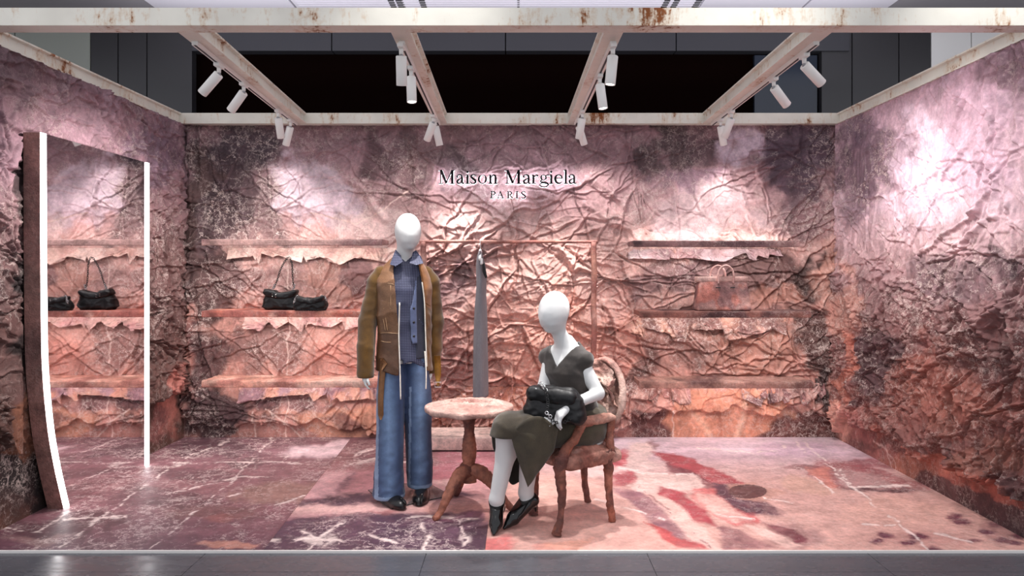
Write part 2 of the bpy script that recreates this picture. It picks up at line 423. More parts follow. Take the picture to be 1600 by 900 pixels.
def shape(col, px, py, poly, c, st=1.0, ck=None, warp=0, seed=0, soft=1):
    if warp:
        px = px + (fbm(px / 22.0, py / 22.0, seed=seed + 1, oct=4) - 0.5) * warp; py = py + (fbm(px / 22.0 + 9, py / 22.0, seed=seed + 2, oct=4) - 0.5) * warp
    w = sum(inpoly(px + a, py + b, poly).astype(float) for a, b in ((0, 0), (2.5, 0), (-2.5, 0), (0, 1.5), (0, -1.5), (5, 2), (-5, -2))) / 7 * st * (0.55 + 0.9 * fbm(px / 16.0, py / 7.0, seed=seed + 4, oct=4))
    w = np.clip(w, 0, 1)
    col[..., :3] = col[..., :3] * (1 - w[..., None]) + lin(c) * w[..., None]
    if ck is not None: col[..., 3] = col[..., 3] * (1 - w) + ck * w

XL, XR, YB, ZT = -3.01, 2.85, 6.62, 2.80
YF = 3.96
MAUVE, LAV, DPUR, TERRA, PEACH, DBRN, ROSE = (156, 118, 124), (196, 172, 182), (84, 62, 72), (190, 128, 112), (214, 156, 136), (92, 60, 56), (178, 130, 128)

# ---- back wall
def back_wall():
    st = tag(obj('wall_back', box(XL - 0.1, XR + 0.1, YB + 0.02, YB + 0.14, -0.01, ZT), mat('wall_board', rgb(150, 110, 104), 0.8), smooth=False), kind='structure')
    nu, nv = 880, 420
    U, W = np.meshgrid(np.linspace(XL, XR, nu), np.linspace(0, ZT, nv), indexing='ij')
    px, py = proj(U, YB, W)
    n = fbm(px / 30, py / 30, seed=3, oct=4)
    dens = np.interp(px, [287, 330, 420, 600, 660, 720, 900, 990, 1010, 1100, 1180, 1305], [1.3, 0.6, 0.5, 0.6, 0.9, 1.05, 1.15, 1.0, 0.75, 0.7, 0.85, 0.9])
    dens *= np.interp(py, [197, 300, 370, 400, 700], [0.62, 0.75, 0.9, 1.0, 1.1])
    cen = sstep(600, 680, px) * sstep(1010, 960, px)
    low = sstep(360, 400, py)
    dens *= 1 + 0.25 * cen * low
    h = crumple(U, W, 1.0, 11) * dens
    h = h + cen * low * crumple(U + 3, W + 5, 0.45, 77, 1.0, 0.6)
    hem = 652 + 40 * (fbm(px / 28, px * 0 + 3, seed=8, oct=4) - 0.5) + np.where((px > 300) & (px < 610), 12, 0) + np.where((px > 1000) & (px < 1285), -8, 0)
    hem = np.where(cen > 0.5, 672 + 26 * (fbm(px / 20, px * 0 + 3, seed=9, oct=4) - 0.5), hem)
    up = sstep(hem + 1.5, hem - 1.5, py)
    h = (h + 0.028 * np.clip(1 - (hem - py) / 55, 0, 1)) * up + 0.0
    for line, wd, am in (([(505, 268), (560, 290), (600, 345)], 5, 0.03), ([(462, 200), (470, 260), (474, 320), (472, 380)], 3.0, 0.022), ([(648, 200), (650, 300), (640, 370)], 3, 0.02),
                         ([(549, 200), (550, 300), (548, 370)], 2, 0.012), ([(1185, 215), (1178, 260), (1190, 310)], 6, 0.035), ([(1190, 250), (1245, 235), (1245, 190)], 4, 0.03),
                         ([(1190, 285), (1240, 255)], 4, 0.03), ([(1260, 240), (1272, 290), (1200, 360), (1180, 372)], 4, 0.028), ([(1115, 270), (1160, 262), (1185, 255)], 4, 0.025),
                         ([(1110, 200), (1112, 300), (1128, 370)], 2.5, 0.014), ([(1052, 200), (1053, 300), (1054, 370)], 2.5, 0.016), ([(920, 280), (950, 300), (975, 322)], 4, 0.028), ([(915, 320), (960, 350), (990, 360), (1045, 338)], 4, 0.03),
                         ([(640, 560), (720, 545), (790, 560)], 5, 0.03), ([(297, 200), (305, 330), (299, 480), (310, 620)], 7, 0.05), ([(318, 210), (312, 420), (322, 560)], 5, 0.03)):
        d, _ = polydist(px + 10 * (n - 0.5), py + 10 * (fbm(px / 25 + 4, py / 25, seed=4) - 0.5), line); h = h + am * np.clip(1 - d / (wd * 1.6), 0, 1) ** 0.8 * up
    h = np.maximum(h, -0.012); h = np.where((px > 668) & (px < 918) & (py > 250) & (py < 325), np.minimum(h, .048), h)
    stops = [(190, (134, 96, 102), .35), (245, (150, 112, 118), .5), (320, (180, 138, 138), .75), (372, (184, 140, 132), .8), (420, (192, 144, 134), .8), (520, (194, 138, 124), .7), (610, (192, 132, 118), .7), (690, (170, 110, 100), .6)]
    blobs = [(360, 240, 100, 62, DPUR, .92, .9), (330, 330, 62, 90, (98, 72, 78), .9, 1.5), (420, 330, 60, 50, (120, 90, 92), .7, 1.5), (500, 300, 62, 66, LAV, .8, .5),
             (620, 320, 50, 50, (146, 108, 106), .7, 1.3), (560, 350, 60, 26, (200, 170, 165), .6, 1.4), (640, 240, 40, 60, (98, 70, 74), .55, .5), (700, 220, 70, 34, (128, 92, 94), .6, .2),
             (720, 262, 40, 26, (84, 62, 66), .6, .2), (780, 350, 120, 34, (184, 146, 140), .6, .5), (950, 240, 80, 50, (138, 100, 106), .7, .2), (1045, 230, 34, 72, (84, 60, 64), .8, .4), (1090, 226, 50, 44, (98, 70, 76), .8, .4),
             (1100, 330, 90, 44, (192, 162, 164), .7, .4), (1160, 240, 40, 40, (188, 164, 178), .8, .5), (1245, 250, 66, 74, (98, 74, 90), .85, .9), (1080, 290, 66, 22, (148, 112, 128), .7, .8), (1240, 330, 60, 46, (142, 106, 110), .7, 1.2),
             (306, 330, 24, 150, (112, 80, 76), .8, .7), (303, 560, 26, 90, (150, 86, 74), .8, .5), (340, 440, 54, 52, (98, 66, 66), .85, 1.3), (330, 560, 44, 60, (96, 62, 66), .8, 1.2), (440, 440, 120, 34, (140, 100, 98), .6, 1.1), (530, 440, 60, 36, (178, 124, 108), .7, .6), (560, 420, 24, 40, (112, 74, 78), .7, .8),
             (430, 540, 90, 42, (134, 92, 88), .7, 1.3), (560, 545, 50, 46, (190, 120, 104), .7, .6), (350, 645, 78, 46, (86, 56, 62), .92, 1.2), (470, 640, 60, 40, (130, 88, 92), .7, .9), (540, 660, 72, 26, (204, 140, 116), .85, .6), (460, 664, 60, 12, (196, 132, 110), .7, .8), (560, 655, 26, 18, (96, 58, 60), .8, .4),
             (720, 440, 50, 60, (152, 112, 112), .6, .5), (850, 430, 110, 40, (214, 170, 158), .7, .4), (860, 540, 90, 90, (212, 148, 128), .65, .4), (700, 560, 40, 60, (170, 110, 104), .6, .4), (740, 660, 90, 30, (210, 142, 120), .8, .3), (700, 430, 22, 40, (120, 84, 90), .6, .3), (930, 600, 60, 70, (186, 118, 106), .7, .4), (945, 640, 50, 40, (110, 66, 64), .8, .7),
             (990, 540, 40, 60, (190, 124, 106), .6, .5), (1050, 430, 60, 40, (136, 98, 98), .75, .9), (1110, 420, 60, 40, (128, 92, 94), .7, 1), (1200, 430, 60, 40, (112, 76, 74), .8, .9), (1262, 430, 26, 54, (76, 46, 44), .9, .5), (1290, 420, 26, 60, (198, 140, 122), .7, .8), (1210, 470, 50, 20, (186, 122, 100), .6, .6),
             (1060, 540, 90, 46, (146, 94, 84), .7, .8), (1170, 540, 70, 50, (176, 116, 96), .7, .6), (1200, 520, 24, 24, (112, 78, 92), .6, .5), (1270, 540, 40, 60, (92, 54, 54), .85, 1.2), (1284, 620, 22, 50, (70, 42, 46), .9, .9), (1010, 560, 26, 40, (120, 76, 70), .7, .9)]
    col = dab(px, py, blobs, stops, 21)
    sh = lambda poly, c, st=0.9, ck=None, wp=14: shape(col, px, py, poly, c, st, ck, wp, 5)
    sh([(578, 198), (590, 198), (600, 230), (612, 250), (622, 280), (560, 280)], (88, 62, 66), .85, .4)
    sh([(636, 225), (650, 250), (662, 300), (618, 300)], (100, 70, 72), .7, .5)
    sh([(985, 640), (1070, 640), (1085, 690), (985, 690)], (88, 46, 44), .9, 1.0)
    sh([(1195, 650), (1310, 640), (1310, 690), (1130, 690)], (94, 50, 46), .9, .9)
    sh([(1060, 690), (1035, 655), (1065, 612), (1130, 606), (1180, 608), (1235, 612), (1230, 640), (1200, 672), (1150, 690)], (212, 142, 116), .95, .45)
    for a, b, c in (((1075, 640), (1110, 685), (240, 190, 164)), ((1105, 625), (1128, 682), (178, 104, 82)), ((1160, 620), (1150, 685), (242, 200, 176)), ((1190, 622), (1172, 676), (176, 104, 82)), ((1215, 640), (1240, 650), (232, 170, 140))):
        d, _ = polydist(px + 8 * (n - .5), py, [a, ((a[0] + b[0]) / 2 + 6, (a[1] + b[1]) / 2), b]); w = np.clip(1 - d / 7, 0, 1)[..., None] * 0.6
        col[..., :3] = col[..., :3] * (1 - w) + lin(c) * w
    sh([(455, 648), (520, 640), (588, 632), (600, 660), (560, 684), (500, 684)], (204, 142, 118), .8, .6); sh([(505, 650), (545, 645), (575, 668), (540, 676)], (104, 64, 62), .8, .4)
    # plaster-white crack lines running down and across
    for line in ([(395, 640), (398, 684)], [(420, 640), (452, 662), (470, 684)], [(1050, 640), (1054, 684)], [(452, 400), (450, 560), (448, 684)], [(640, 300), (560, 352), (480, 330)]):
        d, _ = polydist(px + 16 * (n - .5), py + 10 * (n - .5), line); w = np.clip(1.4 - d / 1.1, 0, 1)[..., None] * 0.75; col[..., :3] = col[..., :3] * (1 - w) + lin((226, 196, 184)) * w
    V = np.stack([U, YB - 0.004 - np.maximum(h, 0) + np.minimum(h, 0) * -0.0, W], -1).reshape(-1, 3)
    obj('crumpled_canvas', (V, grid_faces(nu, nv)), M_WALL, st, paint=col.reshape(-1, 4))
back_wall()

def side_wall(side):
    X = XL if side < 0 else XR; nm = 'wall_left' if side < 0 else 'wall_right'
    x0, x1 = (X - 0.14, X - 0.02) if side < 0 else (X + 0.02, X + 0.14)
    st = tag(obj(nm, box(x0, x1, 3.96, YB + 0.14, -0.01, ZT), bpy.data.materials['wall_board'], smooth=False), kind='structure')
    nu, nv = 430, 430
    U, W = np.meshgrid(np.linspace(3.96, YB, nu), np.linspace(0, ZT, nv), indexing='ij'); px, py = proj(X, U, W)
    n = fbm(U * 6, W * 6, seed=3, oct=4) - .5; n2 = fbm(U * 6 + 8, W * 6, seed=33, oct=4) - .5
    lx, ly = px + 22 * n, py + 22 * n2
    if side > 0:
        dens = np.interp(W, [0, 0.3, 1.0, 1.5, 1.8, 2.8], [0.4, 1.25, 1.25, 0.9, 0.5, 0.45]); dens *= np.interp(px, [1305, 1340, 1420, 1600], [1.1, 0.9, 0.9, 1.05])
        h = crumple(U, W, 1.0, 131) * dens; h = h + sstep(1.55, 1.2, W) * crumple(U + 2, W, 0.6, 151, 1.0, 0.0)
        hem = 0.26 + 0.5 * (fbm(U * 4.5, U * 0, seed=18, oct=4) - 0.5)
        lines = [([(1556, 80), (1550, 150), (1562, 200), (1556, 250), (1548, 300), (1530, 330)], 9, 0.06), ([(1572, 85), (1575, 160), (1570, 240), (1562, 290), (1560, 340)], 8, 0.06), ([(1596, 130), (1590, 230), (1580, 330)], 7, 0.04), ([(1416, 132), (1420, 220), (1418, 300)], 3, 0.02), ([(1520, 230), (1485, 270), (1480, 278)], 4, 0.04), ([(1535, 325), (1480, 370), (1440, 400)], 6, 0.05),
                 ([(1545, 345), (1520, 365), (1505, 392)], 7, 0.06), ([(1440, 130), (1432, 250), (1436, 300)], 2, 0.01), ([(1390, 440), (1440, 440), (1480, 480), (1500, 520)], 6, 0.05), ([(1500, 520), (1560, 505), (1600, 470)], 6, 0.05), ([(1440, 500), (1445, 560), (1440, 640)], 6, 0.05), ([(1335, 460), (1330, 560), (1345, 640)], 5, 0.04), ([(1480, 560), (1530, 545), (1600, 560)], 7, 0.05), ([(1400, 640), (1440, 690), (1470, 700)], 6, 0.05)]
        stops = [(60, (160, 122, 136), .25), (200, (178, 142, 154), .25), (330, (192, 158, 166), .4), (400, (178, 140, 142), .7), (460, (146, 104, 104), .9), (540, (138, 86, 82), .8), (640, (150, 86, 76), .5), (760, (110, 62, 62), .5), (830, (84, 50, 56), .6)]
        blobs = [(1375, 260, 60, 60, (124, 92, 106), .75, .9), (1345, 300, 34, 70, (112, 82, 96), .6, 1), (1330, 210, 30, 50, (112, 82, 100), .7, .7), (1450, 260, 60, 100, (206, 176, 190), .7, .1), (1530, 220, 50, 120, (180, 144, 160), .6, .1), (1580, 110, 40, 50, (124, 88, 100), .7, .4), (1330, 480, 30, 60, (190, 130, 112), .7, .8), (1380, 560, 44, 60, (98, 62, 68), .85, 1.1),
                 (1335, 560, 18, 60, (190, 106, 84), .8, .5), (1500, 430, 60, 46, (120, 88, 94), .7, 1.1), (1575, 410, 34, 40, (100, 70, 80), .7, .8), (1470, 580, 60, 70, (164, 92, 76), .75, .5), (1560, 560, 60, 70, (120, 72, 70), .7, .7), (1330, 640, 30, 26, (214, 144, 124), .8, .4), (1360, 660, 40, 34, (168, 94, 88), .8, .5), (1520, 640, 60, 40, (160, 92, 76), .7, .5), (1440, 740, 60, 22, (180, 106, 84), .8, .4), (1560, 720, 60, 40, (150, 88, 70), .6, .4), (1400, 720, 40, 14, (176, 100, 92), .7, .4)]
    else:
        dens = np.interp(W, [0, 0.35, 1.0, 1.6, 2.8], [0.3, 1.0, 1.1, 1.0, 0.8]); h = crumple(U, W, 1.0, 231) * dens
        hem = 0.42 + 0.4 * (fbm(U * 4.5, U * 0, seed=19, oct=4) - 0.5)
        lines = [([(95, 100), (92, 160), (88, 215)], 5, 0.04), ([(155, 130), (155, 190), (150, 225)], 4, 0.045), ([(207, 165), (210, 205), (214, 250)], 4, 0.04), ([(20, 80), (32, 140), (10, 190)], 6, 0.04), ([(0, 185), (30, 215), (10, 260)], 8, 0.06), ([(60, 190), (100, 180), (130, 205)], 3, 0.025), ([(245, 260), (268, 310)], 4, 0.04), ([(245, 330), (275, 355)], 5, 0.04), ([(250, 420), (256, 520), (262, 600)], 5, 0.045), ([(275, 250), (268, 420), (278, 600)], 5, 0.04), ([(5, 420), (20, 460), (8, 520)], 6, 0.05)]
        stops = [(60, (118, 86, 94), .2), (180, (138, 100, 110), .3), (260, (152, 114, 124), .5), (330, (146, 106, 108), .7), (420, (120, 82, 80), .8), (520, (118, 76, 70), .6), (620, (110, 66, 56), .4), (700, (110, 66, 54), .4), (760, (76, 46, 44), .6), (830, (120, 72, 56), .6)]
        blobs = [(240, 240, 40, 50, (124, 94, 112), .7, .5), (255, 420, 22, 60, (134, 92, 88), .7, .9), (270, 620, 22, 60, (186, 106, 92), .85, .4), (250, 650, 20, 40, (150, 84, 80), .7, .4), (20, 560, 40, 70, (128, 90, 84), .7, .6), (40, 680, 60, 40, (120, 72, 56), .8, .2), (30, 740, 50, 40, (56, 34, 34), .9, .9), (38, 300, 20, 90, (70, 46, 46), .85, .3), (36, 450, 20, 110, (56, 36, 36), .9, .2), (48, 620, 22, 110, (60, 38, 34), .9, .2), (75, 750, 24, 60, (44, 28, 28), .9, .2), (140, 200, 60, 60, (160, 122, 132), .6, .2), (30, 130, 50, 60, (112, 78, 86), .6, .2)]  # tall dark blobs in front of the mirror paint a shadow band into the wall
    for line, wd, am in lines:
        d, _ = polydist(lx, ly, line); h = h + .62 * am * np.clip(1 - d / (wd * 0.9), 0, 1) ** 1.2
    up = sstep(hem - 0.008, hem + 0.008, W); h = (h + 0.045 * np.clip(1 - (W - hem) / 0.3, 0, 1)) * up
    h = np.maximum(h, 0) * sstep(YB, YB - 0.04, U)
    if side < 0:                                     # flat strip where the mirror hangs
        h = h * np.where((U > 4.40) & (U < 5.74) & (W < 2.36), 0.35, 1.0); h = np.where((U > 4.25) & (U < 5.9) & (W < 2.45), np.minimum(h, .05), h)
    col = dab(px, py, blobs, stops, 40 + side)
    if side > 0:
        for line in ([(1385, 700), (1392, 760)], [(1372, 690), (1400, 720), (1398, 740)], [(1480, 720), (1500, 740), (1540, 760)]):
            d, _ = polydist(lx, ly, line); w = np.clip(1.4 - d / 1.1, 0, 1)[..., None] * .7; col[..., :3] = col[..., :3] * (1 - w) + lin((214, 180, 170)) * w
        shape(col, px, py, [(1360, 700), (1400, 665), (1470, 745), (1560, 780), (1600, 800), (1600, 760), (1500, 725), (1420, 690), (1380, 660)], (168, 92, 78), .7, .4, 20, 3)
        shape(col, px, py, [(1310, 650), (1330, 640), (1335, 660), (1322, 690), (1312, 686)], (222, 160, 144), .8, .3, 10, 3)
    else:
        shape(col, px, py, [(0, 640), (60, 600), (70, 690), (40, 720), (0, 700)], (134, 84, 62), .8, .2, 24, 3)
    V = np.stack([X - side * (0.004 + h), U, W], -1).reshape(-1, 3); F = grid_faces(nu, nv)
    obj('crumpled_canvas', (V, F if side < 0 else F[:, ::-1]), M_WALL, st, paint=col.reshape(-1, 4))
side_wall(-1); side_wall(1)

# ---- printed floor: three printed panels on a thin platform
def floor():
    st = tag(obj('floor', box(XL - 0.1, XR + 0.1, YF + 0.006, YB + 0.1, -0.012, -0.004), mat('platform_board', rgb(140, 100, 96), 0.7), smooth=False), kind='structure')
    seam1 = lambda Y: np.interp(Y, [3.96, 6.62], [(410 - CX) * 3.96 / FPX, (550 - CX) * 6.62 / FPX]); seam2 = lambda Y: np.full_like(Y, -0.18)
    ends = [(lambda Y: np.full_like(Y, XL), seam1), (seam1, seam2), (seam2, lambda Y: np.full_like(Y, XR))]
    for i, (fa, fb) in enumerate(ends):
        nu = (230, 130, 330)[i]; nv = 300
        T, Yg = np.meshgrid(np.linspace(0, 1, nu), YF + (YB - YF) * np.linspace(0, 1, nv), indexing='ij')
        X = fa(Yg) + 0.0012 + (fb(Yg) - fa(Yg) - 0.0024) * T
        px, py = proj(X, Yg, 0.0); n = fbm(X * 7, Yg * 7, seed=61, oct=4) - .5; n2 = fbm(X * 7 + 5, Yg * 7, seed=62, oct=4) - .5
        if i == 0:
            stops = [(683, (124, 82, 92), 1.4), (710, (142, 94, 102), 1.4), (760, (152, 100, 104), 1.1), (800, (134, 84, 92), 1.0), (860, (104, 62, 76), .9)]
            blobs = [(330, 700, 70, 16, (96, 64, 72), .7, 1.3), (510, 702, 70, 15, (214, 180, 184), .9, .6), (490, 728, 70, 8, (150, 92, 98), .6, 1), (440, 770, 90, 20, (160, 116, 104), .8, .8), (330, 800, 90, 14, (128, 84, 80), .6, .8), (250, 780, 90, 20, (112, 72, 78), .7, 1.2), (345, 812, 30, 10, (150, 88, 84), .7, .3), (330, 832, 70, 10, (132, 82, 92), .6, .4), (360, 855, 60, 6, (190, 124, 104), .8, .3), (80, 830, 90, 18, (90, 56, 62), .7, 1), (60, 845, 60, 8, (150, 112, 106), .5, 1.2), (140, 815, 60, 16, (96, 60, 66), .7, 1.3), (300, 740, 80, 12, (104, 70, 76), .6, 1.2), (380, 720, 40, 8, (98, 64, 70), .6, 1.2)]
        elif i == 1:
            stops = [(683, (128, 84, 90), 1.2), (715, (142, 90, 92), 1.2), (735, (166, 104, 108), 1.0), (745, (190, 130, 132), .5), (775, (196, 140, 140), .3), (795, (210, 160, 154), .3), (812, (150, 100, 108), .6), (826, (92, 62, 76), 1.1), (860, (84, 56, 70), 1.1)]
            blobs = [(690, 740, 60, 10, (196, 112, 122), .8, .4), (720, 752, 60, 6, (224, 176, 170), .7, .4), (480, 780, 30, 3, (176, 70, 76), .6, .1), (500, 765, 26, 14, (210, 156, 160), .6, .2), (720, 800, 70, 16, (198, 134, 122), .7, .3), (730, 730, 40, 14, (178, 104, 116), .6, .6), (600, 710, 60, 12, (112, 70, 80), .6, 1.4)]
        else:
            stops = [(683, (204, 176, 184), .5), (712, (190, 156, 166), .8), (730, (196, 154, 152), .7), (750, (190, 142, 134), .5), (800, (196, 146, 136), .4), (860, (204, 150, 138), .3)]
            blobs = [(870, 800, 100, 60, (218, 164, 150), .8, .25), (960, 730, 90, 14, (226, 186, 180), .7, .3), (790, 720, 40, 22, (196, 120, 132), .8, .6), (1150, 690, 90, 14, (208, 180, 192), .6, .8), (1240, 705, 70, 12, (188, 150, 170), .6, .9), (1270, 735, 60, 6, (128, 76, 78), .8, 1), (1260, 760, 60, 14, (196, 148, 130), .7, .3), (1330, 700, 40, 10, (206, 172, 186), .6, .9), (1350, 728, 60, 10, (150, 72, 80), .8, .9), (1290, 745, 36, 10, (198, 128, 120), .7, .4), (1330, 745, 40, 10, (176, 130, 126), .7, .7),
                     (1240, 840, 60, 22, (150, 104, 104), .6, .6), (1400, 800, 100, 26, (202, 150, 136), .7, .3), (1440, 842, 80, 14, (176, 120, 112), .6, .4), (1560, 830, 40, 20, (150, 100, 98), .6, .7), (780, 850, 30, 12, (206, 120, 112), .8, .2), (860, 855, 40, 6, (214, 130, 116), .6, .2)]
        # stretch the vertical patches: on the floor py is squeezed
        col = dab(px, 683 + (py - 683) * 1.0, blobs, stops, 71 + i, warp=7.0, con=0.15)
        nq = fbm(X * 26, Yg * 26, seed=68, oct=4) - .5; wx, wy = px + 16 * n + 10 * nq, py + 9 * n2 + 5 * nq
        def sh(poly, c, s=0.9, ck=None): shape(col, wx, wy, poly, c, min(1.0, s * 1.2), ck)
        def ln(line, c, w, s=0.85):
            nf = fbm(X * 40, Yg * 40, seed=66, oct=3) - .5; d, _ = polydist(px + 14 * n + 5 * nf, py + 9 * n2 + 3 * nf, line); ww = w * 1.05 * (0.35 + 1.6 * fbm(X * 12, Yg * 12, seed=67, oct=3)); k = np.clip(1.4 - d / ww, 0, 1)[..., None] * s * sstep(-0.10, 0.06, n2 + .9 * nf + 0.04)[..., None]; col[..., :3] = col[..., :3] * (1 - k) + lin(c) * k
        CR = (236, 212, 206)
        if i == 0:
            for L in ([(230, 860), (320, 790), (365, 750), (430, 683)], [(95, 856), (150, 815), (260, 735)], [(0, 822), (60, 832), (110, 800)], [(335, 785), (375, 772)], [(260, 770), (320, 760), (365, 748), (420, 745)], [(290, 715), (360, 690)], [(100, 812), (200, 808)], [(270, 724), (420, 722), (520, 726)], [(150, 755), (220, 738), (280, 728)], [(430, 790), (520, 760)], [(445, 716), (480, 700)]): ln(L, CR, 1.2)
        if i == 1:
            sh([(505, 740), (560, 736), (528, 772), (470, 786), (490, 770)], (214, 162, 164), .7); sh([(555, 738), (620, 736), (640, 770), (560, 772), (530, 770)], (196, 136, 140), .8); sh([(470, 782), (560, 772), (700, 768), (755, 772), (700, 782), (600, 784), (455, 792)], (88, 60, 74), .9); sh([(548, 738), (556, 736), (530, 772), (520, 774)], (106, 70, 84), .8)
            sh([(440, 812), (560, 800), (755, 806), (755, 860), (410, 860)], (84, 56, 72), .75, 1.0); sh([(580, 800), (640, 795), (600, 806)], (176, 100, 100), .6); sh([(660, 815), (755, 796), (755, 806), (700, 816)], (118, 74, 92), .8); sh([(690, 690), (775, 688), (775, 735), (680, 735)], (190, 118, 128), .5, .8)
            for L in ([(415, 845), (480, 843), (530, 846)], [(480, 860), (500, 840), (535, 815)], [(500, 846), (470, 830)], [(665, 860), (670, 835), (660, 822)], [(720, 812), (728, 845), (724, 860)], [(640, 808), (755, 812)], [(580, 838), (620, 850)], [(540, 726), (600, 718), (640, 724)], [(555, 712), (590, 700)]): ln(L, CR, 1.8)
            ln([(480, 846), (505, 850), (520, 842)], CR, 5, .7); ln([(662, 826), (670, 836), (667, 850)], CR, 4, .6); ln([(722, 840), (730, 848)], CR, 5, .6)
        if i == 2:
            RED, DRED, FL, DK = (168, 70, 78), (112, 52, 62), (228, 184, 174), (92, 58, 70)
            sh([(950, 708), (985, 702), (980, 730), (945, 730)], (184, 84, 92), .85, .4); sh([(985, 692), (1015, 690), (1026, 704), (1015, 716), (1030, 730), (985, 735), (978, 715)], (226, 192, 186), .8, .4); sh([(1018, 686), (1028, 694), (1024, 702), (1008, 690)], (140, 92, 92), .7)
            sh([(1018, 704), (1060, 708), (1110, 730), (1165, 755), (1130, 764), (1075, 740), (1040, 724)], RED, .85, .6); sh([(1040, 722), (1100, 748), (1140, 764), (1100, 764), (1050, 740)], DRED, .7, .5); sh([(950, 740), (990, 734), (1000, 756), (960, 762)], (170, 84, 90), .8, .4); sh([(1000, 736), (1090, 745), (1100, 768), (1040, 775), (985, 765)], (226, 190, 182), .8, .4)
            sh([(1030, 758), (1075, 775), (1105, 800), (1120, 822), (1085, 815), (1050, 790), (1025, 772)], RED, .8, .4); sh([(1075, 764), (1125, 762), (1180, 795), (1190, 818), (1150, 824), (1105, 798)], (196, 96, 96), .75, .4); sh([(1085, 770), (1120, 776), (1175, 812), (1150, 820), (1110, 800)], (226, 176, 166), .75, .3)
            sh([(1110, 752), (1150, 755), (1215, 795), (1225, 802), (1170, 805), (1120, 775)], DK, .85, .6); sh([(1130, 755), (1180, 756), (1230, 770), (1200, 784), (1150, 780)], (186, 138, 126), .8, .3)
            d = np.hypot((px - 1168) / 30, (py - 768) / 11); w = (d < 1)[..., None]; col[..., :3] = np.where(w, lin((98, 62, 62)), col[..., :3])
            sh([(960, 764), (1000, 766), (1060, 810), (1110, 858), (1070, 858), (1010, 810)], (132, 84, 98), .6, .5); sh([(1010, 770), (1045, 775), (1090, 815), (1130, 858), (1090, 858), (1055, 815)], FL, .85, .3); sh([(1165, 822), (1190, 820), (1260, 855), (1230, 858)], FL, .8, .3); sh([(1190, 815), (1240, 830), (1265, 848), (1245, 850)], DRED, .7, .4)
            sh([(1008, 815), (1040, 828), (1105, 858), (1060, 858)], (190, 84, 84), .75, .3); sh([(1120, 820), (1160, 830), (1210, 855), (1130, 858)], (140, 92, 96), .7, .5)
            sh([(1270, 718), (1330, 722), (1400, 740), (1470, 766), (1400, 768), (1300, 764), (1260, 745)], (150, 84, 88), .6, .8); sh([(1255, 730), (1290, 728), (1310, 764), (1290, 764)], (204, 128, 116), .7, .4); sh([(1300, 732), (1380, 745), (1400, 762), (1320, 764)], (176, 136, 134), .7, .6); sh([(1300, 763), (1400, 763), (1460, 767), (1350, 769)], (84, 54, 60), .8)
            for cx, cy in ((1385, 836), (1420, 848), (1372, 846), (1435, 840), (1500, 815), (1540, 830), (1565, 845), (1520, 845), (1490, 808), (1590, 838), (1585, 850), (1460, 858), (1555, 820)):
                sh([(cx - 14, cy), (cx - 2, cy - 5), (cx + 16, cy - 2), (cx + 8, cy + 4), (cx - 6, cy + 4)], (104, 54, 68), .9)
            sh([(755, 838), (800, 836), (792, 860), (752, 860)], (206, 110, 108), .7); sh([(850, 848), (930, 840), (900, 860), (850, 860)], (226, 160, 140), .6)
            sh([(780, 690), (800, 688), (810, 740), (780, 745)], (190, 112, 126), .6)
            for L in ([(1255, 690), (1330, 760), (1400, 815), (1450, 858)], [(1240, 690), (1260, 706)], [(1310, 735), (1335, 762), (1420, 760)], [(940, 725), (1010, 740), (1080, 742)], [(1195, 778), (1240, 786)], [(1120, 800), (1140, 808), (1180, 812)], [(1350, 820), (1400, 822)], [(1270, 745), (1300, 770)], [(1090, 700), (1180, 708), (1230, 700)], [(930, 780), (1000, 800), (1040, 812)], [(1460, 835), (1520, 848)]): ln(L, CR, 1.3)
            ln([(1000, 760), (1060, 810), (1110, 856)], (120, 66, 78), 1.2, .7); ln([(1008, 815), (1100, 856)], (170, 60, 66), 2.0, .7); ln([(960, 690), (940, 720)], (170, 120, 150), 4, .4)
        V = np.stack([X, Yg, np.zeros_like(X)], -1).reshape(-1, 3)
        obj('floor_panel', (V, grid_faces(nu, nv)), M_FLOOR, st, paint=col.reshape(-1, 4))
    tag(obj('trim_1', box(XL - 0.1, XR + 0.1, YF - 0.006, YF + 0.005, -0.012, 0.0015), mat('white_edge', rgb(226, 222, 218), 0.4), smooth=False), kind='structure')
floor()

# ---- grey mall floor with wide tiles
def mall_floor():
    m = mat('grey_stone_tile', rough=0.25); t = NT(m); co = t.objco((1, 2.5, 1))
    t.link(t.mix(t.noise(co, 2.0, 5, 0.6), rgb(72, 72, 77), rgb(94, 94, 100)), 'Base Color'); t.link(t.mapr(t.noise(co, 6, 3), .3, .7, .18, .34), 'Roughness')
    st = tag(obj('mall_floor', box(-9, 9, -1.5, 12, -0.05, -0.02), mat('tile_joint', rgb(48, 48, 50), 0.8), smooth=False), kind='structure')
    for j, (y0, y1) in enumerate(((2.53, 3.71), (3.71, 4.6))):
        for i in range(-4, 4):
            x0 = 0.69 + 1.185 * i; obj('floor_tile', box(x0 + .0015, x0 + 1.1835, y0 + .0015, y1 - .0015, -0.021, -0.012), m, st, smooth=False)
mall_floor()

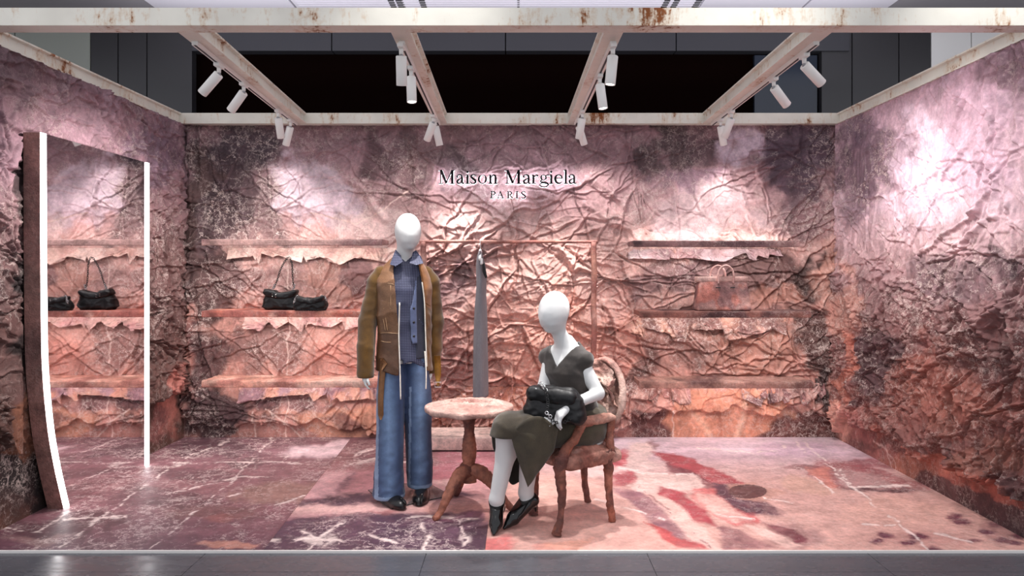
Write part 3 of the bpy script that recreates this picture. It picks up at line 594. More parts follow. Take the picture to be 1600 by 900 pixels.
# ---- mall backdrop: dark panelled wall, bright ceiling strip
def mall():
    Y = 8.0; dk = mat('dark_glass_panel', rgb(52, 51, 54), 0.3); bl = mat('black_void', rgb(14, 6, 5), 1.0, Specular_IOR_Level=0.0); lt = mat('greige_panel', rgb(150, 146, 134), 0.45); bd = mat('charcoal_band', rgb(48, 48, 54), 0.6); bt = mat('bright_reflection_panel', rgb(246, 245, 242), 0.35); blu = mat('blue_black_glass', rgb(40, 48, 62), 0.15); sage = mat('sage_glass', rgb(150, 154, 146), 0.3)
    st = tag(obj('mall_wall', box(-9, 9, Y + 0.1, Y + 0.2, 0, 6), bl, smooth=False), kind='structure')
    X = lambda px: (px - CX) * Y / FPX
    Z = lambda py: CAMH - (py - CY) * Y / FPX
    zs = Z(45)                                        # joint hidden behind the front beam
    def pan(p0, p1, z0, z1, m, d=0.0): obj('wall_panel', box(X(p0) + .006, X(p1) - .006, Y - 0.02 + d, Y + 0.09, z0 + .004, z1 - .004), m, st, smooth=False)
    for p0, p1 in ((-240, -120), (-120, 0), (0, 48), (48, 145), (145, 250)): pan(p0, p1, zs, Z(-60), lt)
    for p0, p1 in ((1380, 1403), (1403, 1452), (1452, 1516), (1516, 1640), (1640, 1800)): pan(p0, p1, zs, Z(-60), lt)
    for p0, p1 in ((-240, -80), (-80, 25), (25, 143)): pan(p0, p1, 2.3, zs, sage)
    for p0, p1 in ((143, 186), (186, 231), (231, 302)): pan(p0, p1, 2.3, zs, dk)
    for p0, p1 in ((1282, 1330), (1330, 1403), (1403, 1453)): pan(p0, p1, 2.3, zs, dk)
    for p0, p1 in ((1453, 1516), (1516, 1640), (1640, 1800)): pan(p0, p1, 2.3, zs, bt)  # near-white base colour paints in the downlight reflections on these panels
    pan(1180, 1280, 2.3, Z(84), blu, 0.06)
    for p0, p1 in ((302, 520), (520, 790), (790, 1055), (1055, 1325)): pan(p0, p1, Z(82), zs, bd, -0.03)
    # light ceiling in front of that wall
    zc = 4.27; cm = mat('mall_ceiling_white', rgb(226, 222, 232), 0.6)
    c = tag(obj('ceiling', box(-9, 9, 5.6, 8.1, zc + 0.02, zc + 0.08), mat('ceiling_gap', rgb(150, 146, 152), 0.7), smooth=False), kind='structure')
    xs = [-3.85, -2.35, -1.2, 0.0, 1.9, 3.0, 3.91]
    for a, b in zip(xs[:-1], xs[1:]): obj('ceiling_panel', box(a + .012, b - .012, 6.6, 8.0, zc, zc + 0.02), cm, c, smooth=False)
    for i, px in enumerate((612, 624, 660, 1041, 1056, 1090)):
        x = (px - CX) * 7.62 / FPX; o = obj('air_slot', box(x - .03, x + .03, 7.45, 7.9, zc - 0.004, zc + 0.001), M_DARKSLOT, c, smooth=False)
    for y in (7.52, 7.58, 7.64, 7.70): obj('ceiling_rib', box(-2.3, 1.9, y, y + .012, zc - 0.006, zc + 0.001), cm, c, smooth=False)
mall()
cv = bpy.data.lights.new('ceiling_fill_light', 'AREA'); cvo = bpy.data.objects.new('ceiling_fill_light', cv); COL.objects.link(cvo)  # added unseen area light that brightens the mall ceiling, no fixture is built
cv.shape = 'RECTANGLE'; cv.size = 8.0; cv.size_y = 0.3; cv.energy = 30; cv.color = (0.96, 0.95, 1.0); cvo.location = (0, 7.2, 3.5); cvo.rotation_euler = (PI, 0, 0)

# ------------------------------------------------------------------ steel frame of the booth
def ibeam(p0, p1, w, z0, z1, web=True):
    """beam from p0 to p1 (x, y): box with shallow side recesses like a channel section"""
    a = np.array(p0, float); b = np.array(p1, float); d = (b - a) / np.linalg.norm(b - a); nrm = np.array([-d[1], d[0]])
    t = 0.011; r = 0.02 if web else 0.0; hw = w / 2
    prof = [(-hw, z0), (hw, z0), (hw, z0 + t), (hw - r, z0 + t + .006), (hw - r, z1 - t - .006), (hw, z1 - t), (hw, z1), (-hw, z1), (-hw, z1 - t), (-hw + r, z1 - t - .006), (-hw + r, z0 + t + .006), (-hw, z0 + t)]
    if not web: prof = [(-hw, z0), (hw, z0), (hw, z1), (-hw, z1)]
    V = [(*(q + nrm * o), z) for q in (a, b) for o, z in prof]; n = len(prof)
    F = [(i, (i + 1) % n, n + (i + 1) % n, n + i) for i in range(n)] + [tuple(range(n))[::-1], tuple(range(n, 2 * n))]
    return np.array(V), F
BZ0, BZ1 = 2.80, 2.893
def beams():
    def one(name, VF, label, loc):
        t = empty(name, loc, label, 'beam', None); obj('steel_bar', VF, M_BEAM, t, smooth=False); return t
    one('front_beam', ibeam((-4.2, 3.94), (4.0, 3.94), 0.12, BZ0, BZ1, False), 'long cream steel beam with rust stains across the front of the booth', (0, 3.94, BZ0))
    one('back_beam', ibeam((XL - .05, 6.56), (XR + .05, 6.56), 0.10, BZ0, BZ1, False), 'cream rusty steel beam along the top of the back wall', (0, 6.56, BZ0))
    one('side_beam', ibeam((XL - .02, 4.0), (XL - .02, 6.51), 0.10, BZ0, BZ1, True), 'cream steel beam on top of the left wall above the mirror', (XL, 5, BZ0))
    one('side_beam', ibeam((XR + .02, 4.0), (XR + .02, 6.51), 0.10, BZ0, BZ1, True), 'cream steel beam on top of the right wall', (XR, 5, BZ0))
    specs = [((-1.795, 4.0), (-1.93, 6.51), 'first cross beam from the left, between left wall and the standing mannequin', -0.03),
             ((-0.64, 4.0), (-0.685, 6.51), 'second cross beam from the left, above the standing mannequin', -0.018),
             ((0.517, 4.0), (0.49, 6.51), 'third cross beam from the left, above the seated mannequin', 0.018),
             ((1.65, 4.0), (1.68, 6.51), 'rightmost cross beam, between the sign and right wall', 0.03)]
    for a, b, lab, off in specs:
        t = one('cross_beam', ibeam(a, b, 0.105, BZ0, BZ1, True), 'cream rusty steel ' + lab, (a[0], 5.2, BZ0))
        aa, bb = np.array(a) + (off, 0.15), np.array(b) + (off, -0.03)
        tr = obj('light_track', ibeam(aa, bb, 0.034, BZ0 - 0.022, BZ0, False), M_WHITE, t, smooth=False)
        obj('track_slot', ibeam(aa, bb, 0.012, BZ0 - 0.0235, BZ0 - 0.02, False), M_DARKSLOT, tr, smooth=False)
beams()

# ------------------------------------------------------------------ track spotlights
def spotlight(px, py_ad, xtrack, aim, energy, size, lit, label, blend=1.0):
    z = BZ0 - 0.022; Y = FPX * (CAMH - z) / (CY - py_ad); Y = abs(Y); x = xtrack if xtrack is not None else (px - CX) * Y / FPX
    base = Vector((x, Y, z)); t = empty('track_spotlight', base, label, 'spotlight', 'track spotlights under the beams')
    obj('track_adapter', join(box(x - .017, x + .017, Y - .045, Y + .045, z - .022, z, .003), lathe([(.012, -.055), (.013, -.022)], 12, (x, Y, z))), M_WHITE, t)
    piv = base + Vector((0, 0, -0.062)); d = (Vector(aim) - piv).normalized()
    # body hangs from a hinge at its upper end
    q = d.to_track_quat('Z', 'Y').to_matrix()
    prof = [(.0, -.012), (.027, -.012), (.0305, -.008), (.0305, .150), (.0285, .152), (.0262, .146)]
    V, F = lathe(prof, 24); F = F[:-1]
    V = V @ np.array(q).T + np.array(piv + d * 0.012)
    body = obj('lamp_body', (V, F), M_WHITE, t)
    obj('hinge', tube([piv + Vector((0, 0, .012)), piv + Vector((0, 0, -.004)), piv + d * 0.01], [.011, .013, .011], 10), mat_steel, body)
    V, F = lathe([(.0, .128), (.0262, .128), (.0262, .1285), (.0, .1285)], 20)
    V = V @ np.array(q).T + np.array(piv + d * 0.012)
    obj('lens', (V, F), M_LENS if lit else M_LENS2, body)
    spot('spotlight_beam', piv + d * 0.165, aim, energy, size, blend, 0.022)
mat_steel = mat('brushed_steel', rgb(150, 150, 152), 0.35, 1.0)
M_LENS2 = M_LENS
SL = [  # px, adapter py, track x, aim, energy, cone, lit, label
    (347, 100, -1.845, (-3.0, 4.75, 1.55), 48, 110, 0, 'white track spotlight nearest the front on the leftmost cross beam, tilted to the left wall'),
    (384, 130, -1.868, (-3.0, 5.5, 1.5), 42, 105, 0, 'second white track spotlight on the leftmost cross beam, tilted to the left wall'),
    (437, 172, -1.912, (-1.9, 6.5, 1.35), 15, 90, 0, 'white track spotlight pointing straight down at the back of the leftmost cross beam'),
    (457, 187, -1.932, (-2.35, 6.6, 1.55), 7, 110, 0, 'rearmost white track spotlight on the leftmost cross beam, tilted toward the left corner'),
    (631, 70, -0.66, (-0.72, 4.75, 0.9), 10, 60, 0, 'white track spotlight nearest the front on the second cross beam, pointing straight down'),
    (644, 105, -0.672, (-0.55, 4.3, 0.3), 48, 80, 1, 'white track spotlight with glowing lens, second on the beam above the standing mannequin'),
    (677, 180, -0.70, (-1.15, 6.6, 1.75), 9, 110, 0, 'white track spotlight at the back of the second cross beam, tilted left'),
    (684, 186, -0.70, (-0.25, 6.6, 0.6), 48, 62, 1, 'rearmost white track spotlight with glowing lens on the second cross beam, tilted right'),
    (953, 70, 0.532, (0.32, 4.2, 0.5), 46, 75, 1, 'white track spotlight with glowing lens nearest the front on the third cross beam'),
    (934, 117, 0.53, (0.85, 4.55, 0.1), 80, 95, 1, 'second white track spotlight with glowing lens on the third cross beam, tilted right'),
    (910, 173, 0.51, (0.2, 6.6, 0.6), 46, 62, 0, 'white track spotlight at the back of the third cross beam, tilted left'),
    (906, 186, 0.51, (0.9, 6.6, 1.6), 9, 110, 0, 'rearmost white track spotlight on the third cross beam, tilted right'),
    (1252, 85, 1.682, (2.85, 4.75, 1.75), 32, 115, 0, 'white track spotlight nearest the front on the rightmost cross beam, tilted to the right wall'),
    (1209, 122, 1.69, (2.85, 5.5, 1.6), 30, 110, 0, 'second white track spotlight on the rightmost cross beam, tilted to the right wall'),
    (1143, 173, 1.702, (1.45, 6.6, 1.6), 7, 110, 0, 'white track spotlight at the back of the rightmost cross beam, tilted left'),
    (1130, 186, 1.706, (2.0, 6.6, 1.7), 9, 100, 0, 'rearmost white track spotlight on the rightmost cross beam, pointing down'),
]
for s in SL: spotlight(*s)
# ------------------------------------------------------------------ wrapped-canvas furniture
def pal(V, cols, seed=0, scale=5.0, crack=0.5, sharp=0.08):
    V = np.asarray(V, float); x, y, z = V[:, 0] * scale, V[:, 1] * scale, V[:, 2] * scale
    L = np.tile(lin(cols[0]), (len(V), 1))
    for i, c in enumerate(cols[1:]):
        n = fbm(x + 13.7 * i, y + 5.1 * i, z + 3.3 * i, seed=seed + i * 7, oct=4); w = sstep(0.52 - sharp, 0.52 + sharp, n)[:, None] * 0.85
        L = L * (1 - w) + lin(c) * w
    return np.concatenate([L, np.full((len(V), 1), crack)], 1)
def area(name, loc, rot, sx, sy, e, col=(1, 0.97, 0.96)):
    d = bpy.data.lights.new(name, 'AREA'); d.shape = 'RECTANGLE'; d.size = sx; d.size_y = sy; d.energy = e; d.color = col
    o = bpy.data.objects.new(name, d); COL.objects.link(o); o.location = loc; o.rotation_euler = rot; return o

def shelf(x0, x1, z1, cols, label, seed, up=False, wob=0.0, le=7.0):
    y0 = 6.26; th = 0.052; z0 = z1 - th
    t = empty('wall_shelf', ((x0 + x1) / 2, YB, z0), label, 'shelf', 'canvas covered wall shelves')
    nx, ny = 110, 22
    def sheet(Z, s):
        U, Vv = np.meshgrid(np.linspace(x0, x1, nx), np.linspace(y0, YB - 0.005, ny), indexing='ij')
        return np.stack([U, Vv, Z + s * np.maximum(crumple(U * 1.7, Vv * 1.7, 0.35 + wob, seed), -0.003)], -1).reshape(-1, 3)
    # closed slab with a crumpled skin
    U = np.linspace(x0, x1, nx); fr = [];
    prof = [(YB - .005, z1, 1)] + [(y, z1, 1) for y in np.linspace(YB - .02, y0 + .004, 16)] + [(y0, z1 - .006, 0), (y0 - .001, z1 - .02, 0), (y0, z0 + .006, 0), (y0 + .004, z0, 0), (y0 + .020, z0, 0), (y0 + .023, z0 + .014, 0), (YB - .005, z0 + .014, 0)]
    k = len(prof); V = np.zeros((nx, k, 3))
    for j, (y, z, tp) in enumerate(prof):
        V[:, j, 0] = U; V[:, j, 1] = y; V[:, j, 2] = z
        if tp: V[:, j, 2] += np.maximum(crumple(U * 2.2 + 3, np.full(nx, y * 2.2), 0.05 + wob * .2, seed), 0)
        else:
            V[:, j, 1] += 0.003 * (fbm(U * 9, U * 0 + z * 40, seed=seed, oct=3) - .5); V[:, j, 2] += 0.004 * (fbm(U * 11, U * 0 + y * 30, seed=seed + 2, oct=3) - .5)
    F = [tuple(f) for f in grid_faces(nx, k)] + [tuple(range(k)), tuple(range((nx - 1) * k, nx * k))[::-1]]
    V = V.reshape(-1, 3)
    obj('shelf_board', (V, F), M_WRAP, t, smooth=False, paint=pal(V * np.array([1, .6, 2]), cols, seed, 4.0, 0.7))
    obj('led_strip', box(x0 + .04, x1 - .04, y0 + .045, y0 + .057, z0 + .010, z0 + .015), M_LED_SOFT, t, smooth=False)
    area('shelf_led', ((x0 + x1) / 2, y0 + .053, z0 + .007), (math.radians(38), 0, 0), x1 - x0 - .1, .012, le)
    if up:
        obj('led_strip', box(x0 + .04, x1 - .04, YB - .115, YB - .106, z1 + .001, z1 + .006), M_LED_SOFT, t, smooth=False)
        area('shelf_led', ((x0 + x1) / 2, YB - .1105, z1 + .010), (math.radians(158), 0, 0), x1 - x0 - .1, .02, up)
M_LED_SOFT = emit('led_strip_soft', (1, 0.96, 0.97, 1), 2.0)
LX0, LX1, RX0, RX1 = -2.695, -1.16, 1.03, 2.49
CRM = (226, 190, 174)
shelf(LX0, LX1, 1.765, [(166, 124, 122), (136, 96, 98), (196, 156, 148)], 'upper shelf left of the standing mannequin, empty, over the black bags', 301, .45, 0, 3.0)
shelf(LX0, LX1, 1.155, [(218, 148, 126), (196, 100, 82), (232, 184, 166), (160, 92, 84)], 'salmon middle shelf left of the standing mannequin, holding two black bags', 302, 0, .1, 3.0)
shelf(LX0, LX1, 0.556, [(236, 190, 172), (216, 150, 130), (184, 112, 100)], 'peach lowest shelf left of the standing mannequin, empty', 303, 0, .4, 2.4)
shelf(RX0 - .05, RX1 - .1, 1.752, [(110, 78, 80), (84, 56, 60), (150, 112, 110)], 'dark upper shelf right of the seated mannequin, glowing on top', 304, 1.5, 0, 3.0)
shelf(RX0, RX1, 1.150, [(112, 74, 72), (84, 52, 52), (150, 96, 84)], 'dark middle shelf right of the seated mannequin, holding the printed handbag', 305, 0, .1, 3.0)
shelf(RX0, RX1 + .02, 0.550, [(166, 118, 106), (104, 62, 60), (198, 148, 132)], 'brown lowest shelf right of the seated mannequin, empty', 306, 0, .4, 2.4)

def flap(x0, x1, zt, drop, cols, seed):
    nx, nz = 210, 30; rng = np.random.RandomState(seed); U = np.linspace(x0, x1, nx); V = np.zeros((nx, nz, 3))
    kx = np.sort(rng.uniform(x0, x1, 18)); kx[0], kx[-1] = x0, x1; L = drop * np.interp(U, kx, rng.uniform(.3, 1.15, 18)) + .012 * (fbm(U * 30, U * 0, seed=seed, oct=3) - .5)
    for j in range(nz):
        t = j / (nz - 1); z = zt - t * L; c = np.maximum(crumple(U * 1.5 + seed, z * 1.5, 1.0, 90 + seed % 7), 0)
        V[:, j] = np.stack([U + 0.02 * t * (fbm(U * 6, U * 0 + 2, seed=seed + 5) - .5), YB - 0.030 - 1.0 * c * (.35 + .65 * t) - .03 * t * t, z], 1)
    Vf = V.reshape(-1, 3); F = grid_faces(nx, nz)
    o = obj('canvas_flap', (Vf, F), M_WALL, bpy.data.objects['wall_back'], paint=pal(Vf, cols, seed, 7, 0.9))
    md = o.modifiers.new('thickness', 'SOLIDIFY'); md.thickness = 0.003
flap(LX0 + .1, LX1 + .12, 1.70, .15, [(216, 180, 168), (190, 146, 138), (226, 196, 186)], 311)
flap(LX0 + .25, LX1 + .05, 1.095, .13, [(206, 164, 156), (184, 136, 134), (214, 176, 166)], 312)
flap(LX0 + .2, LX1 + .15, 0.50, .20, [(168, 130, 138), (140, 100, 108), (196, 150, 144), (206, 150, 130)], 313)
flap(RX0 - .05, RX1 - .15, 1.69, .11, [(206, 176, 178), (160, 122, 126), (190, 150, 150)], 314)
flap(RX0 - .1, RX1 - .1, 1.09, .20, [(206, 156, 138), (170, 118, 106), (120, 82, 80)], 315)
flap(RX0 - .15, RX0 + .5, 0.49, .19, [(206, 156, 144), (180, 130, 128), (150, 98, 92)], 316)
flap(RX1 - .5, RX1 + .25, 0.49, .17, [(150, 104, 104), (110, 72, 76), (206, 160, 150)], 317)
flap(-.75, .95, .46, .24, [(200, 128, 106), (180, 108, 92), (214, 150, 128)], 318)

# ---- mirror
def mirror():
    X0 = -2.87; far = 5.715
    prof = [(2.335, 4.415), (1.9, 4.417), (1.5, 4.42), (1.2, 4.425), (1.0, 4.43), (.82, 4.445), (.65, 4.468), (.49, 4.497), (.36, 4.53), (.24, 4.565), (.12, 4.605), (.0, 4.645)]
    prof = spline(np.array(prof), 4); n = len(prof)
    t = empty('floor_mirror', (X0, 5.07, 0), 'tall mirror with a curved edge and white light strips, standing against the left wall', 'mirror')
    V = []
    for z, y in prof: V += [(X0 - .10, y, z), (X0 - .002, y, z), (X0 - .002, far, z), (X0 - .10, far, z)]
    F = []
    for i in range(n - 1):
        for j in range(4): a = i * 4 + j; b = i * 4 + (j + 1) % 4; F.append((a, b, b + 4, a + 4))
    F += [(0, 1, 2, 3), tuple(4 * (n - 1) + j for j in (3, 2, 1, 0))]
    V = np.array(V); obj('mirror_frame', (V, F), M_WRAP, t, smooth=False, paint=pal(V, [(150, 108, 100), (120, 84, 80)], 5, 3, .3))
    w = .052
    G = [(X0, y + w, z) for z, y in prof] + [(X0, far - w, z) for z, y in prof]
    obj('mirror_glass', (np.array(G), [(i, i + 1, n + i + 1, n + i) for i in range(n - 1)]), mat('silver_mirror', rgb(232, 228, 230), 0.02, 1.0), t, smooth=False)
    def strip(f0, f1):
        V = []; 
        for z, y in prof: V += [(X0 - .001, f0(y), z), (X0 + .006, f0(y), z), (X0 + .006, f1(y), z), (X0 - .001, f1(y), z)]
        F = []
        for i in range(n - 1):
            for j in range(4): a = i * 4 + j; b = i * 4 + (j + 1) % 4; F.append((a, b, b + 4, a + 4))
        F += [(0, 1, 2, 3), tuple(4 * (n - 1) + j for j in (3, 2, 1, 0))]
        obj('led_strip', (np.array(V), F), M_LED, t, smooth=False)
    strip(lambda y: y + .002, lambda y: y + w); strip(lambda y: far - w, lambda y: far - .004)
mirror()

# ---- clothes rack on its plinth
def rack():
    Y = 6.2; x0, x1 = P(662, 0, Y).x, P(928, 0, Y).x; z = P(0, 378, Y).z
    t = empty('clothes_rack', ((x0 + x1) / 2, Y, 0), 'canvas wrapped clothes rack with one dress on its rail, before the back wall', 'clothes rack')
    cols = [(200, 140, 122), (180, 110, 94), (214, 164, 150), (150, 90, 82)]
    def wr(name, VF, seed, par=t): return obj(name, VF, M_WRAP, par, paint=pal(VF[0], cols, seed, 6, .4))
    wr('rail', tube([(x0 - .035, Y, z), (x0 + .3, Y, z + .003), ((x0 + x1) / 2, Y, z), (x1 - .2, Y, z + .002), (x1 + .03, Y, z)], .0135, 10, sub=12, wob=.12, seed=1), 1)
    for i, x in enumerate((x0, x1)):
        zz = np.linspace(.11, z, 40); wr('post', tube(np.stack([x + .003 * np.sin(zz * 14), np.full(40, Y), zz], 1), .024, 10, wob=.10, seed=2 + i), 3 + i)
    b = xf(box(x0 - .03, x1 + .03, 6.09, 6.5, 0.012, .115, .006)); obj('base', b, M_WRAP, t, paint=pal(b[0], [(226, 194, 184), (206, 166, 156)], 9, 4, .2))
    obj('base_shadow_gap', box(x0, x1, 6.12, 6.47, 0.0, .014), M_DARKSLOT, t, smooth=False)  # black recessed strip stands in for the shadow line under the base
    return Y, z
RACK_Y, RACK_Z = rack()

def dress_on_hanger():
    Y = RACK_Y; z = RACK_Z; x = P(750.5, 0, Y).x
    mw = mat('white_plastic', rgb(238, 238, 236), 0.35)
    h = empty('clothes_hanger', (x, Y, z), 'white hanger hooked on the rail of the clothes rack', 'hanger')
    hk = [(x, Y + .012, z + .004), (x, Y, z + .018), (x, Y - .016, z + .006), (x, Y - .012, z - .02), (x, Y, z - .05), (x, Y, z - .07)]
    obj('hook', tube(hk, .0035, 8, sub=5), mw, h)
    sh = [(x + .006, Y - .17, z - .15), (x + .003, Y - .09, z - .10), (x, Y, z - .07), (x + .003, Y + .09, z - .10), (x + .006, Y + .17, z - .15)]
    obj('shoulder_bar', tube(sh, .012, 10, sub=6), mw, h)
    m = mat('grey_knit', rough=0.85); t_ = NT(m); co = t_.objco((160, 160, 40)); n = t_.noise(co, 1.0, 3); n2 = t_.noise(t_.objco((30, 30, 3)), 1.0, 3)
    t_.link(t_.mix(t_.math('MULTIPLY', n, n2), rgb(104, 104, 110), rgb(156, 154, 158)), 'Base Color'); t_.bump(n, .3, .003)
    d = empty('hanging_dress', (x, Y, .45), 'narrow sleeveless grey knit dress hanging side-on from the rack', 'dress')
    secs = [(P(0, 618, Y).z, 0, 0, .062, .24), (.60, 0, 0, .061, .235), (.85, .0, 0, .058, .22), (1.05, .002, 0, .054, .20), (1.2, .004, 0, .050, .19), (1.30, .006, 0, .043, .18), (1.37, .010, 0, .042, .18), (1.46, .010, 0, .043, .17), (1.54, .004, 0, .040, .16), (1.60, -.002, 0, .028, .15), (1.645, .0, 0, .019, .13), (1.665, 0, 0, .010, .12)]
    s = np.array(secs); zz = np.linspace(s[0, 0], s[-1, 0], 70); R = []; seg = 40; a = np.linspace(0, 2 * PI, seg, endpoint=False)
    for q in zz:
        cx, rx, ry = (np.interp(q, s[:, 0], s[:, k]) for k in (1, 3, 4))
        fold = 1 + .10 * np.sin(a * 5 + q * 1.5) * np.clip(1.45 - q, 0, .5) * 2
        R.append(np.stack([x + cx + rx * fold * np.cos(a), Y + ry * np.sin(a), np.full(seg, q)], 1))
    V = np.concatenate(R); n_ = len(zz); F = [(i * seg + j, i * seg + (j + 1) % seg, (i + 1) * seg + (j + 1) % seg, (i + 1) * seg + j) for i in range(n_ - 1) for j in range(seg)]
    F += [tuple(range(seg))[::-1], tuple((n_ - 1) * seg + j for j in range(seg))]
    obj('dress_body', (V, F), m, d)
    blk = mat('black_lining', rgb(24, 24, 26), .8)
    pts = [P(755, 412, Y - .17), P(756.5, 424, Y - .185), P(760, 434, Y - .19)]
    obj('armhole_lining', tube(pts, [.010, .013, .010], 8, sub=4, flat=.5), blk, d)
    obj('hanger_tip', tube([P(752.5, 404, Y - .16), P(752.5, 413, Y - .17)], [.010, .012], 10, sub=4), mw, h)
dress_on_hanger()

# ---- pedestal table
def table():
    C = Vector((-.311, 4.65, 0)); R = .277; zt = .652
    t = empty('pedestal_table', C, 'small round canvas wrapped table on three curved legs, between the two mannequins', 'table')
    seg = 96; rings = list(np.linspace(0.012, 1, 30)); a = np.linspace(0, 2 * PI, seg, endpoint=False); rows = []
    rim = 1 + .02 * (fbm(np.cos(a) * 4 + 5, np.sin(a) * 4 + 5, seed=5) - .5)
    for r in rings:
        x = C.x + R * r * np.cos(a) * rim; y = C.y + R * r * np.sin(a) * rim
        rows.append(np.stack([x, y, zt + np.maximum(crumple(x * 1.6 + 4, y * 1.6, .62, 409, 1.0, .5), -.002) * (1 - .95 * r ** 3.5)], 1))
    for r, z in ((1.012, -.008), (1.012, -.022), (.995, -.032), (.9, -.036), (.3, -.036), (.05, -.036)):
        rows.append(np.stack([C.x + R * r * np.cos(a) * rim, C.y + R * r * np.sin(a) * rim, np.full(seg, zt + z) + .004 * np.sin(a * 9 + r)], 1))
    V = np.concatenate(rows); n = len(rows); F = [(i * seg + j, (i + 1) * seg + j, (i + 1) * seg + (j + 1) % seg, i * seg + (j + 1) % seg) for i in range(n - 1) for j in range(seg)]
    F += [tuple(range(seg)), tuple((n - 1) * seg + j for j in range(seg))[::-1]]
    obj('tabletop', (V, F), M_WRAP, t, paint=pal(V, [(192, 150, 138), (168, 122, 112), (208, 168, 156)], 7, 7, .6))
    cols = [(150, 88, 68), (112, 60, 48), (176, 112, 90), (96, 54, 50)]
    zz = np.array([.62, .57, .53, .48, .42, .36, .31, .26, .21, .17]); rr = np.array([.044, .044, .034, .033, .042, .046, .042, .033, .05, .045])
    VF = tube(np.stack([np.full(10, C.x), np.full(10, C.y), zz], 1)[::-1], rr[::-1], 18, sub=6, wob=.09, seed=11)
    obj('pedestal', VF, M_WRAP, t, paint=pal(VF[0], cols, 3, 9, .15))
    for k, an in enumerate((229, 112, 350)):
        d = Vector((math.cos(math.radians(an)), math.sin(math.radians(an)), 0))
        p = [C + d * .0 + Vector((0, 0, .24)), C + d * .07 + Vector((0, 0, .235)), C + d * .13 + Vector((0, 0, .19)), C + d * .19 + Vector((0, 0, .12)), C + d * .235 + Vector((0, 0, .055)), C + d * .275 + Vector((0, 0, .018)), C + d * .30 + Vector((0, 0, .016))]
        VF = tube([tuple(v) for v in p], [.046, .044, .038, .029, .022, .02, .016], 14, sub=6, wob=.12, seed=20 + k)
        VF[0][:, 2] = np.maximum(VF[0][:, 2], 0.001)
        obj('leg', VF, M_WRAP, t, paint=pal(VF[0], cols, 30 + k, 9, .1))
table()

